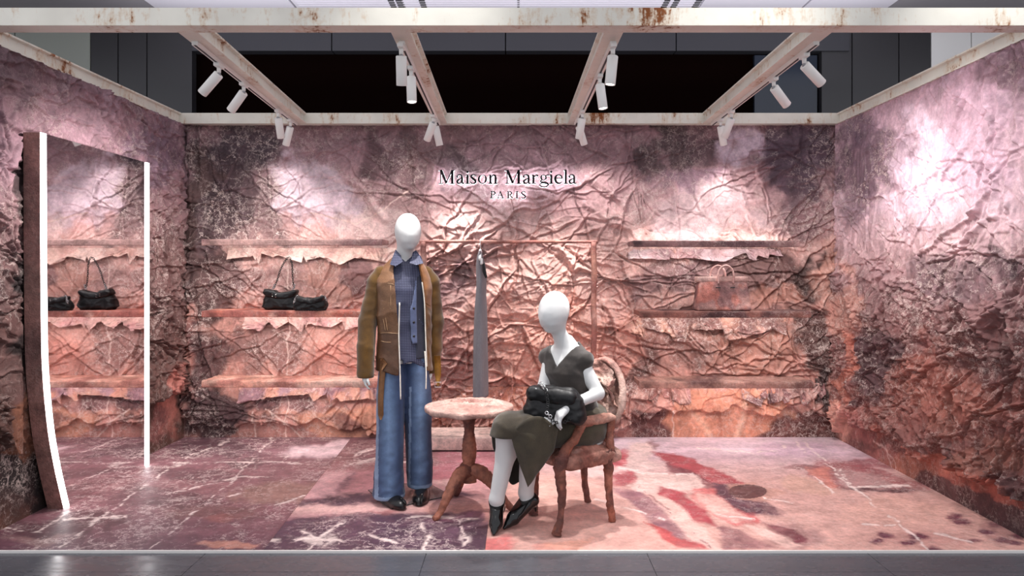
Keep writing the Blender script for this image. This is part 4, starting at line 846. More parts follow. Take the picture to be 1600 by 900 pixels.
# ---- armchair wrapped in crumpled canvas
def armchair():
    f = np.array((-.82, -.57)); l = np.array((.57, -.82)); A, B, Cc, D = (np.array(p) for p in ((.217, 4.17), (.564, 4.41), (.451, 4.78), (.09, 4.53)))
    t = empty('armchair', (.33, 4.47, 0), 'canvas wrapped armchair with an oval back, under the seated mannequin', 'chair')
    cols = [(150, 86, 66), (112, 62, 50), (178, 112, 92), (100, 56, 50)]; pk = [(208, 166, 152), (184, 134, 120), (222, 186, 172), (150, 100, 90)]
    def part(name, VF, c, seed, cr=.15, par=t):
        V = np.array(VF[0]); q = fbm(V[:, 0] * 24, V[:, 1] * 24, V[:, 2] * 24, seed=seed, oct=3) - .5; V = V + np.stack([fbm(V[:, 0] * 40, V[:, 1] * 40, V[:, 2] * 22, seed=seed + k, oct=2) - .5 for k in (1, 2, 3)], 1) * .015 * np.array((1, 1, 0)); return obj(name, (V, VF[1]), M_WRAP, par, paint=pal(V, c, seed, 8, cr))
    def leg(foot, top, kick, seed, front):
        foot = np.array(foot); top = np.array(top); k = np.array(kick)
        z = np.array([.44, .38, .30, .20, .10, .04, .006]); s = np.array([0, .02, .0, .0, .2, .75, 1.0]) if front else np.array([0, .1, .22, .4, .62, .82, 1.0])
        off = np.array([0, .012, .006, 0, .0, .0, 0])
        pts = [tuple(list(top * (1 - a) + foot * a + k * o) + [zz]) for a, o, zz in zip(s, off, z)]
        r = [.040, .036, .029, .023, .020, .026, .030] if front else [.032, .03, .026, .022, .02, .02, .021]
        VF = tube(pts, r, 14, sub=6, wob=.12, seed=seed); VF[0][:, 2] = np.maximum(VF[0][:, 2], .001); part('leg', VF, cols, seed)
    leg(A + f * 0.0, A - f * .015 + np.array((.018, .03)), f, 1, True); leg(D, D - f * .015, f, 2, True)
    leg(B, B + f * .05, -f, 3, False); leg(Cc, Cc + f * .05, -f, 4, False)
    # seat
    c = (A + B + Cc + D) / 4 + np.array((.0, .02)); ca = math.atan2(l[1], l[0])
    def seat(X, Y, Z):
        x = (X - c[0]) * math.cos(ca) + (Y - c[1]) * math.sin(ca); y = -(X - c[0]) * math.sin(ca) + (Y - c[1]) * math.cos(ca)
        d = smin(rbox(x, y, Z, (0, 0, .395), (.225, .215, .042), .035), ell(x, y, Z, (0, 0, .425), (.225, .215, .065)), .02)
        return d + .016 * (fbm(X * 14, Y * 14, Z * 14, seed=4, oct=3) - .5) - .006 * np.abs(fbm(X * 30, Y * 30, Z * 30, seed=9, oct=2) - .5) * 2
    part('seat', sdf_mesh(seat, (c[0] - .36, c[1] - .36, .33), (c[0] + .36, c[1] + .36, .52), .009), [(150, 92, 76), (116, 66, 56), (176, 120, 104), (206, 160, 146)], 5)
    # arms: near side (sitter's left) and far side
    def arm(a, b, seed):
        a = np.array(a); b = np.array(b); fr = a * .62 + b * .38
        pts = [(*(a * .97 + b * .03), .42), (*(a * .9 + b * .1), .47), (*(a * .72 + b * .28), .535), (*(a * .62 + b * .38), .59), (*(a * .58 + b * .42), .612)]
        part('arm_post', tube(pts, [.036, .030, .026, .026, .024], 12, sub=5, wob=.14, seed=seed), cols, seed)
        pts = [(*(a * .66 + b * .34), .598), (*(a * .56 + b * .44), .618), (*(a * .3 + b * .7), .626), (*(a * .08 + b * .92), .628), (*(a * -.02 + b * 1.02), .62)]
        part('armrest', tube(pts, [.018, .029, .030, .028, .020], 12, sub=5, wob=.12, seed=seed + 1), [(184, 128, 110), (150, 92, 76), (206, 158, 142)], seed + 1)
        pts = [(*(a * .03 + b * .97), .42), (*(a * .06 + b * .94), .52), (*(a * .02 + b * .98), .62)]
        part('back_post', tube(pts, [.026, .024, .022], 12, sub=5, wob=.14, seed=seed + 2), cols, seed + 2)
    arm(A + np.array((.02, .03)), B, 21); arm(D + np.array((.02, -.01)), Cc, 31)
    # oval back
    w = np.array((.58, -.815, 0)); o = np.array((.518, 4.635, .712)); up = np.array((.14, .10, 1.0)); up /= np.linalg.norm(up); nrm = np.cross(w, up)
    an = np.linspace(0, 2 * PI, 60); ring = [o + w * .195 * math.cos(q) + up * .225 * math.sin(q) for q in an]
    VF = tube(ring[:-1] + [ring[0]], .023, 12, cap=False, wob=.14, seed=41, up=nrm); part('back_frame', VF, pk, 41)
    nu, nv = 26, 60; rows = []
    for i in range(nu):
        r = .02 + .98 * i / (nu - 1)
        for q in np.linspace(0, 2 * PI, nv, endpoint=False):
            u, v = .19 * r * math.cos(q), .22 * r * math.sin(q); rows.append(o + w * u + up * v)
    V = np.array(rows); uv = np.stack([(V - o) @ w, (V - o) @ up], 1); rr = np.hypot(uv[:, 0] / .19, uv[:, 1] / .22)
    hh = np.maximum(crumple(uv[:, 0] * 1.6 + 3, uv[:, 1] * 1.6 + 1, 1.3, 433), 0) + .035 * (1 - rr ** 2)
    sgn = 1 if nrm @ np.array((f[0], f[1], 0)) > 0 else -1
    Vf = V + nrm * sgn * (.006 + hh)[:, None]; Vb = V - nrm * sgn * .012; n = len(V)
    F = []
    for i in range(nu - 1):
        for j in range(nv):
            q = (i * nv + j, i * nv + (j + 1) % nv, (i + 1) * nv + (j + 1) % nv, (i + 1) * nv + j); F.append(q); F.append(tuple(n + k for k in q[::-1]))
    part('backrest', (np.concatenate([Vf, Vb]), F), pk, 44, .3)
    b0 = o - up * .225
    for k, s in enumerate((-.09, .09)): part('back_support', tube([tuple(b0 + w * s + up * .03), tuple(b0 + w * s - up * .05), tuple(b0 + w * s - up * .12 - nrm * 0)], [.024, .022, .026], 10, sub=4, wob=.12, seed=50 + k), cols, 50 + k)
armchair()

# ------------------------------------------------------------------ bags
M_BLK = mat('black_leather', rough=0.52); M_BLK.node_tree.nodes['Principled BSDF'].inputs['Specular IOR Level'].default_value = .35; _t = NT(M_BLK); _n = _t.noise(_t.objco(), 26, 5, .6); _t.link(_t.mix(_n, rgb(7, 6, 8), rgb(17, 16, 18)), 'Base Color'); _t.bump(_n, .35, .006)
M_BLK.node_tree.nodes['Principled BSDF'].inputs['Coat Weight'].default_value = .12
M_CHROME = mat('silver_metal', rgb(206, 204, 204), 0.2, 1.0)
def softbag(c, hs, flare, seed, tilt=0.0, sag=0.0):
    def fn(X, Y, Z):
        z = (Z - c[2]) / hs[2]; k = 1 + flare * (-z); x = (X - c[0] - tilt * z * hs[2]) / k; y = (Y - c[1]) / k
        top = sag * np.cos(np.clip(x / hs[0], -1, 1) * PI) * .5
        d = rbox(x, y, Z + top, c * 0 + np.array((0, 0, c[2])), hs, min(hs) * .85)
        fold = np.abs(fbm((x + Z) * 9, Y * 3, Z * 13 - x * 7, seed=seed, oct=3) - .5) * 2
        return d - .016 * (1 - fold) ** 3 + .004
    return sdf_mesh(fn, c - np.array((hs[0] * 1.5 + .03, hs[1] * 1.5 + .03, hs[2] + .04)), c + np.array((hs[0] * 1.5 + .03, hs[1] * 1.5 + .03, hs[2] + .04)), .006, 1)
def chainlinks(pts, r, n, mat_, name, parent, flat=False):
    """alternating links along a curve, joined into one chain"""
    p = spline(np.array([tuple(q) for q in pts]), 40); s = np.concatenate([[0], np.cumsum(np.linalg.norm(np.diff(p, axis=0), axis=1))]); parts = []
    for i in range(n):
        u = s[-1] * (i + .5) / n; q = np.array([np.interp(u, s, p[:, k]) for k in range(3)]); e = 1e-3
        d = np.array([np.interp(u + e, s, p[:, k]) - np.interp(u - e, s, p[:, k]) for k in range(3)]); d /= np.linalg.norm(d) + 1e-9
        a = np.cross(d, (0, 0, 1) if i % 2 else (0, 1, 0)); a /= np.linalg.norm(a) + 1e-9; L = s[-1] / n * .72
        ring = [q + d * L * math.cos(w) + a * r * math.sin(w) for w in np.linspace(0, 2 * PI, 11)]
        parts.append(tube(ring, r * .34, 6, cap=False))
    return obj(name, join(*parts), mat_, parent)
def shelf_bags():
    zs = 1.158; Y = 6.435
    # tall chain-handled bag
    c = np.array((P(441, 0, Y).x, Y, zs + .075)); t = empty('shoulder_bag', (c[0], Y, zs), 'larger black leather bag with an upright chain handle, on the left middle shelf', 'bag')
    obj('bag_body', softbag(c, np.array((.155, .06, .075)), .14, 3), M_BLK, t)
    fl = softbag(c + np.array((.0, -.025, .058)), np.array((.135, .05, .032)), -.1, 5, 0, .02); o = obj('flap', fl, M_BLK, t)
    st = [lathe([(.0, .004), (.003, .003), (.004, 0)], 8, (0, 0, 0)) for _ in range(4)]
    for i, (V, F) in enumerate(st): obj('stud', xf((V @ np.array([[1, 0, 0], [0, 0, 1], [0, -1, 0]]).T, F), (c[0] - .06 + .03 * (i % 2), Y - .083, zs + .122 + .018 * (i // 2) - .008 * (i % 2))), M_CHROME, o)
    a = [P(428, 450, Y), P(433, 438, Y), P(437, 425, Y), P(443, 412, Y), P(451, 402, Y), P(456, 412, Y), P(457, 428, Y), P(458, 440, Y), P(460, 450, Y)]
    chainlinks(a, .007, 34, M_BLK, 'chain_handle', t); 
    for q in (a[0], a[-1]): chainlinks([q + Vector((-.012, -.01, -.012)), q + Vector((0, -.01, .004)), q + Vector((.006, -.01, .03))], .007, 5, M_CHROME, 'chain_end', t)
    # low bag in front
    Y2 = 6.308; c = np.array((P(486, 0, Y2).x, Y2, zs + .052)); t = empty('clutch_bag', (c[0], Y2, zs), 'smaller low black leather bag with silver chain, right of the larger black bag', 'bag')
    obj('bag_body', softbag(c, np.array((.135, .055, .052)), .08, 13), M_BLK, t)
    o = obj('flap', softbag(c + np.array((0, -.02, .038)), np.array((.115, .05, .024)), -.05, 15, 0, .02), M_BLK, t)
    for i, (V, F) in enumerate(st): obj('stud', xf((V @ np.array([[1, 0, 0], [0, 0, 1], [0, -1, 0]]).T, F), (c[0] - .045 + .05 * (i % 2), Y2 - .074, zs + .085 + .014 * (i // 2))), M_CHROME, o)
    chainlinks([P(465, 462, Y2 - .04), P(461, 468, Y2 - .05), P(459, 474, Y2 - .05)], .008, 6, M_CHROME, 'chain_end', t); chainlinks([P(502, 462, Y2 - .05), P(508, 465, Y2 - .05), P(511, 470, Y2 - .04)], .008, 5, M_CHROME, 'chain_end', t)
    chainlinks([P(460, 476, Y2 - .05), P(465, 483, Y2 - .065), P(485, 484.5, Y2 - .07), P(505, 483.5, Y2 - .065), P(512, 476, Y2 - .05)], .006, 30, M_BLK, 'chain_handle', t)
shelf_bags()

def printed_handbag():
    Y = 6.40; zs = 1.153; c = np.array((P(1127.5, 0, Y).x, Y, zs + .135)); t = empty('printed_handbag', (c[0], Y, zs), 'structured handbag in the same faded print as the walls, on the right middle shelf', 'bag')
    cols = [(190, 142, 132), (156, 110, 106), (206, 162, 152), (178, 104, 90), (132, 92, 92)]
    def body(X, Y_, Z):
        z = (Z - c[2]) / .135; k = 1 - .07 * z
        return rbox((X - c[0]) / k, (Y_ - c[1]) / (1 - .35 * z), Z, (0, 0, c[2]), (.222, .075, .135), .018) - .005 * (fbm(X * 12, Y_ * 12, Z * 12, seed=3, oct=3) - .5)
    V, F = sdf_mesh(body, c - np.array((.28, .14, .15)), c + np.array((.28, .14, .15)), .007, 1); obj('bag_body', (V, F), M_WRAP, t, paint=pal(V, cols, 61, 9, .6))
    V, F = box(c[0] - .225, c[0] + .215, Y - .055, Y + .055, zs + .245, zs + .295, .012); obj('top_band', (V, F), M_WRAP, t, paint=pal(V, [(206, 170, 160), (184, 140, 132)], 3, 9, .4))
    for k, (dx, dy) in enumerate(((.02, -.062), (-.02, .05))):
        a = [(c[0] - .063 + dx, Y + dy, zs + .235), (c[0] - .068 + dx, Y + dy, zs + .30), (c[0] - .05 + dx, Y + dy, zs + .36), (c[0] + dx, Y + dy, zs + .39), (c[0] + .05 + dx, Y + dy, zs + .36), (c[0] + .068 + dx, Y + dy, zs + .30), (c[0] + .063 + dx, Y + dy, zs + .235)]
        VF = tube(a, .0085, 10, sub=6, wob=.08, seed=k); obj('handle', VF, M_WRAP, t, paint=pal(VF[0], [(206, 166, 158), (180, 130, 124)], 5, 12, .2))
    for k, dx in enumerate((-.05, .075)): obj('strap_slot', box(c[0] + dx - .02, c[0] + dx + .02, Y - .083, Y - .07, zs + .196, zs + .204, .002), M_DARKSLOT, t)
printed_handbag()

# ------------------------------------------------------------------ lettering on the back wall
def sign():
    Y = 6.53; blk = mat('black_letter', rgb(16, 15, 18), .7, Specular_IOR_Level=0.15); glow = emit('letter_backlight', (.86, .9, 1, 1), 8.0)
    t = empty('wall_sign', P(793, 285, Y), 'black serif lettering glowing white from behind, high on the back wall', 'sign')
    def w2(x, y): p = P(650 + x / 5.714, 240 + y / 5.714, Y); return p.x, p.z
    U = Y / FPX / 5.714
    def extr(quads2d, y0, y1):
        V, F = [], []
        for L, R in quads2d:                     # left and right edge polylines of one stroke
            n = len(L); b = len(V)
            for (x, y) in L: V += [(*w2(x, y),)]
            for (x, y) in R: V += [(*w2(x, y),)]
            m = len(V)
            F.append((b, n))
        W = np.array(V); P3 = np.concatenate([np.stack([W[:, 0], np.full(len(W), y0), W[:, 1]], 1), np.stack([W[:, 0], np.full(len(W), y1), W[:, 1]], 1)]); N = len(W); G = []
        for b, n in F:
            for i in range(n - 1):
                l0, l1, r0, r1 = b + i, b + i + 1, b + n + i, b + n + i + 1
                G += [(l0, l1, r1, r0), (N + r0, N + r1, N + l1, N + l0), (l0, N + l0, N + l1, l1), (r1, N + r1, N + r0, r0)]
            G += [(b, b + n, N + b + n, N + b), (b + n - 1, N + b + n - 1, N + b + 2 * n - 1, b + 2 * n - 1)]
        return P3, G
    def st(pts, m=6):
        p = np.array(pts, float)
        if len(p) > 2: q, w = spline(p[:, :2], m, p[:, 2])
        else: q, w = p[:, :2], p[:, 2]
        w = w * 1.08 + 1.2; d = np.gradient(q, axis=0); d /= np.linalg.norm(d, axis=1)[:, None] + 1e-9; nn = np.stack([-d[:, 1], d[:, 0]], 1)
        return q + nn * w[:, None] / 2, q - nn * w[:, None] / 2
    def ring(cx, cy, rx, ry, ix, iy):
        a = np.linspace(0, 2 * PI, 33); return np.stack([cx + rx * np.cos(a), cy + ry * np.sin(a)], 1), np.stack([cx + ix * np.cos(a), cy + iy * np.sin(a)], 1)
    def dot(cx, cy, r): return ring(cx, cy, r, r, r * .05, r * .05)
    V_ = lambda x, y0, y1, w: st([(x, y0, w), (x, y1, w)]); H = lambda x0, x1, y, h=5: st([(x0, y, h), (x1, y, h)])
    def M(o): return [V_(o + 222, 150, 270, 7), H(o + 204, o + 241, 268), H(o + 200, o + 232, 151), st([(o + 224, 149, 22), (o + 273, 266, 16)]), st([(o + 271, 266, 7), (o + 322, 150, 7)]), V_(o + 325, 149, 270, 19), H(o + 307, o + 346, 268), H(o + 318, o + 346, 151)]
    def a(o): return [st([(o + 366, 212, 10), (o + 370, 199, 8), (o + 388, 190, 8), (o + 406, 197, 13), (o + 411, 215, 16), (o + 411, 240, 16), (o + 411, 258, 15), (o + 420, 267, 10), (o + 432, 264, 5)]), st([(o + 412, 222, 5), (o + 390, 231, 9), (o + 370, 246, 15), (o + 374, 263, 14), (o + 390, 267, 9), (o + 411, 253, 5)]), dot(o + 370, 211, 8)]
    def i_(o): return [V_(o + 461, 192, 270, 16), H(o + 441, o + 481, 268), st([(o + 442, 197, 4), (o + 462, 192, 9)]), dot(o + 460, 165, 10)]
    def n_(o): return [V_(o + 665, 192, 270, 16), H(o + 646, o + 684, 268), st([(o + 647, 197, 4), (o + 666, 192, 9)]), st([(o + 672, 212, 5), (o + 690, 194, 10), (o + 707, 200, 15), (o + 711, 222, 16), (o + 711, 245, 16), (o + 711, 270, 16)]), H(o + 693, o + 730, 268)]
    L = [M(0), a(0), i_(0), [st([(533, 208, 5), (527, 195, 7), (510, 190, 8), (494, 201, 13), (500, 217, 17), (516, 229, 18), (532, 245, 16), (528, 262, 11), (510, 269, 8), (493, 262, 7), (488, 249, 5)])], [ring(594, 230, 41, 41, 24, 36)], n_(0), M(592), a(594),
         [V_(1048, 192, 270, 16), H(1029, 1070, 268), st([(1030, 197, 4), (1049, 192, 9)]), st([(1054, 214, 5), (1068, 196, 8), (1085, 193, 10)]), dot(1084, 199, 8)],
         [ring(1138, 216, 29, 26, 14, 20), st([(1158, 202, 7), (1172, 193, 8), (1186, 194, 8)]), st([(1122, 238, 8), (1112, 250, 10), (1128, 259, 13), (1160, 262, 15), (1180, 276, 13), (1166, 294, 8), (1136, 298, 8), (1108, 289, 9), (1110, 273, 7), (1128, 262, 6)])],
         i_(746), [st([(1246, 222, 5), (1304, 222, 5)]), st([(1302, 224, 13), (1297, 202, 10), (1272, 191, 8), (1248, 206, 15), (1243, 230, 18), (1252, 255, 16), (1276, 267, 11), (1304, 255, 5)])],
         [V_(1336, 146, 270, 16), H(1317, 1356, 268), st([(1318, 151, 4), (1337, 146, 8)])], a(1000)]
    L2 = [[V_(676, 340, 400, 10), H(662, 692, 399, 4), st([(666, 341, 4), (690, 340, 6), (707, 354, 10), (692, 370, 5), (678, 371, 4)])],
          [st([(733, 399, 4), (753, 340, 5)]), st([(751, 338, 10), (776, 400, 9)]), H(740, 768, 378, 4), H(725, 744, 399, 4), H(764, 786, 399, 4)],
          [V_(824, 340, 400, 10), H(810, 838, 399, 4), st([(814, 341, 4), (838, 340, 6), (854, 354, 10), (840, 369, 5), (826, 370, 4)]), st([(836, 369, 8), (862, 400, 9)])],
          [V_(901, 340, 400, 10), H(888, 914, 399, 4), H(888, 914, 341, 4)],
          [st([(976, 352, 4), (970, 343, 5), (956, 340, 6), (944, 351, 9), (952, 365, 11), (970, 376, 11), (976, 390, 9), (960, 400, 6), (944, 396, 5), (940, 386, 4)])]]
    for g in L + L2:
        o = obj('letter', extr(g, Y - .012, Y + .004), blk, t, smooth=False); obj('backlight', extr(g, Y + .006, Y + .014), glow, o, smooth=False)
sign()
# ------------------------------------------------------------------ the two mannequins
def cloth_mat(name, rough=0.85, weave=220.0, bump=0.25, mott=0.18, sheen=0.2):
    m = mat(name, rough=rough); t = NT(m); co = t.objco(); c = t.n('ShaderNodeAttribute', attribute_name='paint').outputs['Color']
    n = t.noise(co, 22, 5, .65); w = t.noise(co, weave, 2, .6)
    v = t.math('MULTIPLY', t.mapr(n, .3, .7, 1 - mott, 1 + mott), t.mapr(w, .3, .7, .86, 1.14))
    t.link(t.mix(1.0, c, t.n('ShaderNodeCombineColor', {0: v, 1: v, 2: v}).outputs[0], 'MULTIPLY'), 'Base Color')
    t.b.inputs['Sheen Weight'].default_value = sheen; t.bump(t.math('ADD', w, t.math('MULTIPLY', n, .8)), bump, .003); return m
M_BODY = mat('white_stretch_fabric', rgb(212, 212, 211), 0.6); _t = NT(M_BODY); _t.bump(_t.noise(_t.objco(), 60, 3), .08, .003)
M_SUEDE = cloth_mat('suede', .9, 260, .3, .22, .35); M_LEATHER = cloth_mat('worn_leather', .5, 120, .3, .16, 0); M_DENIM = cloth_mat('denim', .85, 420, .35, .16, .1); M_KNIT = cloth_mat('dark_knit', .85, 300, .4, .2, .25); M_WOOL = cloth_mat('olive_wool', .9, 320, .35, .2, .3)
M_PATENT = mat('black_patent', rgb(9, 9, 10), 0.12); M_SHOE = mat('black_shoe_leather', rgb(13, 12, 14), 0.28)
def shirt_mat():
    m = mat('navy_dotted_cloth', rough=.7); t = NT(m); s = t.n('ShaderNodeSeparateXYZ', {0: t.objco()})
    k = 2 * PI / .021; a = t.math('SINE', t.math('MULTIPLY', t.math('ADD', s.outputs[0], s.outputs[2]), k)); b = t.math('SINE', t.math('MULTIPLY', t.math('SUBTRACT', s.outputs[0], s.outputs[2]), k))
    d = t.mapr(t.math('MULTIPLY', a, b), .28, .55); n = t.noise(t.objco(), 14, 4)
    t.link(t.mix(d, t.mix(n, rgb(26, 28, 50), rgb(40, 43, 70)), rgb(108, 110, 138)), 'Base Color'); t.bump(n, .4, .006); return m
M_SHIRT = shirt_mat()
def const(V, c, cols=None, seed=1, scale=6.0): return pal(V, [c] + (cols or []), seed, scale, 0)

def finger_set(X, Y, Z, wrist, kn, across, d1, d2, thumb, sc=1.0, lens=(.92, 1.06, 1.0, .78)):
    wrist, kn, across, d1, d2 = (np.array(v, float) for v in (wrist, kn, across, d1, d2)); across /= np.linalg.norm(across); d1 /= np.linalg.norm(d1); d2 /= np.linalg.norm(d2)
    d = smin(cone(X, Y, Z, wrist, kn + across * .022 * sc, .021 * sc, .013 * sc), cone(X, Y, Z, wrist, kn - across * .022 * sc, .021 * sc, .013 * sc), .012)
    d = smin(d, cone(X, Y, Z, wrist, kn, .022 * sc, .014 * sc), .012)
    for i in range(4):
        r = kn + across * (i - 1.5) * .0185 * sc; L = lens[i] * sc; p = r + d1 * .036 * L; q = p + (d1 * .35 + d2 * .65) * .024 * L; e = q + d2 * .022 * L
        d = smin(d, chain(X, Y, Z, [r - d1 * .006, p, q, e], [.0092 * sc, .0085 * sc, .0078 * sc, .0066 * sc], .004), .004)
    th = [np.array(v, float) for v in thumb]; d = smin(d, chain(X, Y, Z, th, [.0125 * sc, .0105 * sc, .0085 * sc][:len(th)], .005), .008)
    return d
def head(X, Y, Z, c, yaw, pitch, sc=1.0):
    R = Matrix.Rotation(yaw, 3, 'Z') @ Matrix.Rotation(pitch, 3, 'X'); Rt = np.array(R.transposed())
    x, y, z = X - c[0], Y - c[1], Z - c[2]; x, y, z = (Rt[k][0] * x + Rt[k][1] * y + Rt[k][2] * z for k in range(3)); x, y, z = x / sc, y / sc, z / sc
    d = ell(x, y, z, (0, .012, .025), (.0775, .096, .094)); d = smin(d, ell(x, y, z, (0, -.026, -.034), (.062, .078, .084)), .07)
    d = smin(d, cone(x, y, z, (0, -.086, .005), (0, -.091, -.026), .006, .008), .045)         # nose under the hood
    d = smin(d, ell(x, y, z, (0, -.070, -.062), (.022, .017, .009)), .025)                     # lips
    d = smin(d, ell(x, y, z, (0, -.062, -.098), (.02, .022, .016)), .022)                      # chin
    for s in (-1, 1):
        d = smin(d, ell(x, y, z, (s * .074, .012, -.012), (.008, .018, .028)), .012)           # ears pressed under the fabric
    fold = np.abs(np.mod(z * 26 + x * 9 + .8 * np.sin(x * 40), 1) - .5) * 2
    d = d - .0016 * np.clip(1 - fold / .35, 0, 1) * np.exp(-((x - .03) / .04) ** 2 - ((z + .03) / .04) ** 2) * (y < -.02)
    return d * sc
def link(name, VF, m, par, paint=None, smooth=True): return obj(name, VF, m, par, smooth=smooth, paint=paint)

def standing_man():
    LOC = np.array((-.755, 4.86, 0)); A = math.radians(16)
    t = empty('standing_mannequin', LOC, 'standing white hooded mannequin in tan and mustard leather jacket, navy dotted shirt and blue jeans', 'mannequin')
    W = lambda VF: (rotz_pts(VF[0], A, LOC), VF[1])
    # ---- body: one continuous figure
    def body(X, Y, Z):
        d = head(X, Y, Z, (.022, -.03, 1.762), math.radians(6), math.radians(4))
        d = smin(d, cone(X, Y, Z, (.014, .01, 1.69), (0, .022, 1.52), .054, .062), .035)
        d = smin(d, stack(X, Y, Z, [(.90, 0, 0, .15, .10), (1.05, 0, 0, .135, .095), (1.2, 0, 0, .142, .10), (1.38, 0, 0, .150, .105), (1.5, 0, .01, .13, .07), (1.545, 0, .02, .07, .05)]), .04)
        for s in (-1, 1):
            d = smin(d, chain(X, Y, Z, [(s * .145, .01, 1.475), (s * (.214 - .01 * s), .03, 1.17), (s * (.222 - .03 * s), -.03 + .10 * (s > 0), .86)], [.045, .037, .026], .02), .03)
            d = smin(d, chain(X, Y, Z, [(s * .085, .0, .9), (s * .10, -.01, .5), (s * .105, .0, .09)], [.085, .055, .036], .02), .03)
        for s in (-1, 1):
            d = smin(d, finger_set(X, Y, Z, (s * (.222 - .03 * s), -.03 + .10 * (s > 0), .85), (s * (.222 - .04 * s), -.04 + .13 * (s > 0), .80), (0, 1, 0), (s * -.25, -.15, -1), (s * -.8, -.1, -.7), [(s * (.217 - .03 * s), -.06 + .10 * (s > 0), .83), (s * (.210 - .03 * s), -.08 + .10 * (s > 0), .795), (s * (.202 - .03 * s), -.085 + .10 * (s > 0), .772)], .92), .012)
        return d
    link('body', W(sdf_mesh(body, (-.33, -.18, .04), (.33, .16, 1.90), .0085, 1)), M_BODY, t)
    # ---- jeans
    def jeans(X, Y, Z):
        n = (fbm(X * 7, Y * 7, Z * 5, seed=3, oct=3) - .5)
        L = stack(X + .01 * n, Y, Z, [(.045, -.108, -.05, .100, .122), (.12, -.106, -.045, .095, .116), (.3, -.100, -.035, .086, .10), (.5, -.096, -.025, .086, .096), (.7, -.089, -.01, .090, .10), (.84, -.080, 0, .086, .108), (.93, -.075, 0, .080, .10), (1.0, -.07, 0, .075, .095)], 2.2)
        R = stack(X + .01 * n, Y, Z, [(.075, .108, .03, .082, .115), (.15, .108, .03, .085, .112), (.3, .102, .02, .086, .105), (.5, .094, .01, .09, .10), (.7, .088, 0, .092, .10), (.84, .078, 0, .086, .108), (.93, .073, 0, .08, .10), (1.0, .07, 0, .075, .095)], 2.2)
        d = smin(L, R, .018)
        f = np.abs(fbm(X * 4 + Z * 6, Y * 3, Z * 9 - X * 6, seed=8, oct=3) - .5) * 2
        d = d + .006 * n - .007 * (1 - f) ** 4 * np.clip(1.2 - np.abs(Z - .1) * 3.5, .35, 1.2)
        for (cx, cy, z0) in ((-.118, -.05, .045), (.108, .03, .075)): pass
        return d
    V, F = sdf_mesh(jeans, (-.27, -.21, .02), (.27, .18, 1.0), .008, 1)
    n1 = fbm(V[:, 0] * 11, V[:, 1] * 11, V[:, 2] * 7, seed=5, oct=4); fade = np.clip(1 - np.abs(np.abs(V[:, 0] + .01) - .105) / .07, 0, 1) * (V[:, 1] < .02) * np.interp(V[:, 2], [0, .15, .4, .75, 1], [.3, .5, .7, .9, .4])
    w = np.clip(fade * (.45 + 1.1 * n1), 0, 1)[:, None]; c = lin((40, 57, 92)) * (1 - w) + lin((108, 132, 166)) * w
    side = ((np.abs(V[:, 0] + .192 - .02 * V[:, 2]) < .010) | (np.abs(V[:, 0] - .03) < .006) & (V[:, 2] < .75))[:, None]; c = np.where(side, lin((116, 134, 162)), c)
    hm = ((V[:, 2] < .068) & (V[:, 0] < 0) | (V[:, 2] < .098) & (V[:, 0] > 0))[:, None]; c = np.where(hm & (n1[:, None] > .44), lin((118, 138, 166)), c)
    link('jeans', W((V, F)), M_DENIM, t, np.concatenate([c, c[:, :1] * 0], 1))
    # ---- shoes, split at the toe
    def shoe(c, yaw):
        def fn(X, Y, Z):
            x = (X - c[0]) * math.cos(yaw) + (Y - c[1]) * math.sin(yaw); y = -(X - c[0]) * math.sin(yaw) + (Y - c[1]) * math.cos(yaw)
            d = smin(ell(x, y, Z, (0, -.075, .030), (.053, .095, .040)), ell(x, y, Z, (0, .06, .034), (.042, .075, .045)), .04); d = smin(d, cone(x, y, Z, (0, .05, .04), (0, .055, .11), .045, .044), .02); d = smin(d, ell(x, y, Z, (0, -.02, .05), (.043, .06, .03)), .02)
            g = np.maximum(np.abs(x - .012) - .003, y + .105); d = np.maximum(d, -g)
            sole = np.maximum(np.maximum(ell(x, y, Z, (0, -.01, .01), (.056, .165, .04)), Z - .022), np.abs(x) - .056 + .12 * np.clip(y, 0, .1) * 0); d = np.minimum(d, sole)
            return np.maximum(np.maximum(d, .009 - Z), Z - .12)
        return sdf_mesh(fn, (c[0] - .2, c[1] - .2, 0.0), (c[0] + .2, c[1] + .2, .13), .006, 1)
    link('shoe', W(shoe((-.098, -.10), math.radians(22))), M_SHOE, t); link('shoe', W(shoe((.108, -.045), math.radians(-14))), M_SHOE, t)
    gl = mat('clear_glass_plate', (.92, .95, .95, 1), .03); gl.node_tree.nodes['Principled BSDF'].inputs['Transmission Weight'].default_value = .96
    q = [P(575, 767, FPX * CAMH / (767 - CY)), P(612, 796, FPX * CAMH / (796 - CY)), P(704, 775, FPX * CAMH / (775 - CY)), P(662, 752, FPX * CAMH / (752 - CY))]
    V = np.array([(p.x, p.y, .0008) for p in q] + [(p.x, p.y, .008) for p in q]); link('base_plate', (V, [(0, 1, 2, 3)[::-1], (4, 5, 6, 7), (0, 1, 5, 4), (1, 2, 6, 5), (2, 3, 7, 6), (3, 0, 4, 7)]), gl, t, smooth=False)
    # ---- shirt, vest
    JS = [(.80, 0, .0, .182, .142), (.95, 0, .0, .174, .134), (1.1, 0, 0, .172, .125), (1.25, 0, 0, .178, .13), (1.38, 0, 0, .180, .13), (1.45, 0, .005, .176, .118), (1.50, 0, .01, .160, .102), (1.54, .003, .015, .132, .086), (1.575, .006, .018, .098, .076), (1.60, .01, .018, .072, .066)]
    off = lambda k: [(z, cx, cy, rx - k, ry - k) for z, cx, cy, rx, ry in JS]
    def jn(X, Y, Z, s, a): f = np.abs(fbm(X * 6 + Z * 2.5, Y * 5, Z * 5 - X * 3, seed=s, oct=3) - .5) * 2; return a * (1 - f) ** 3
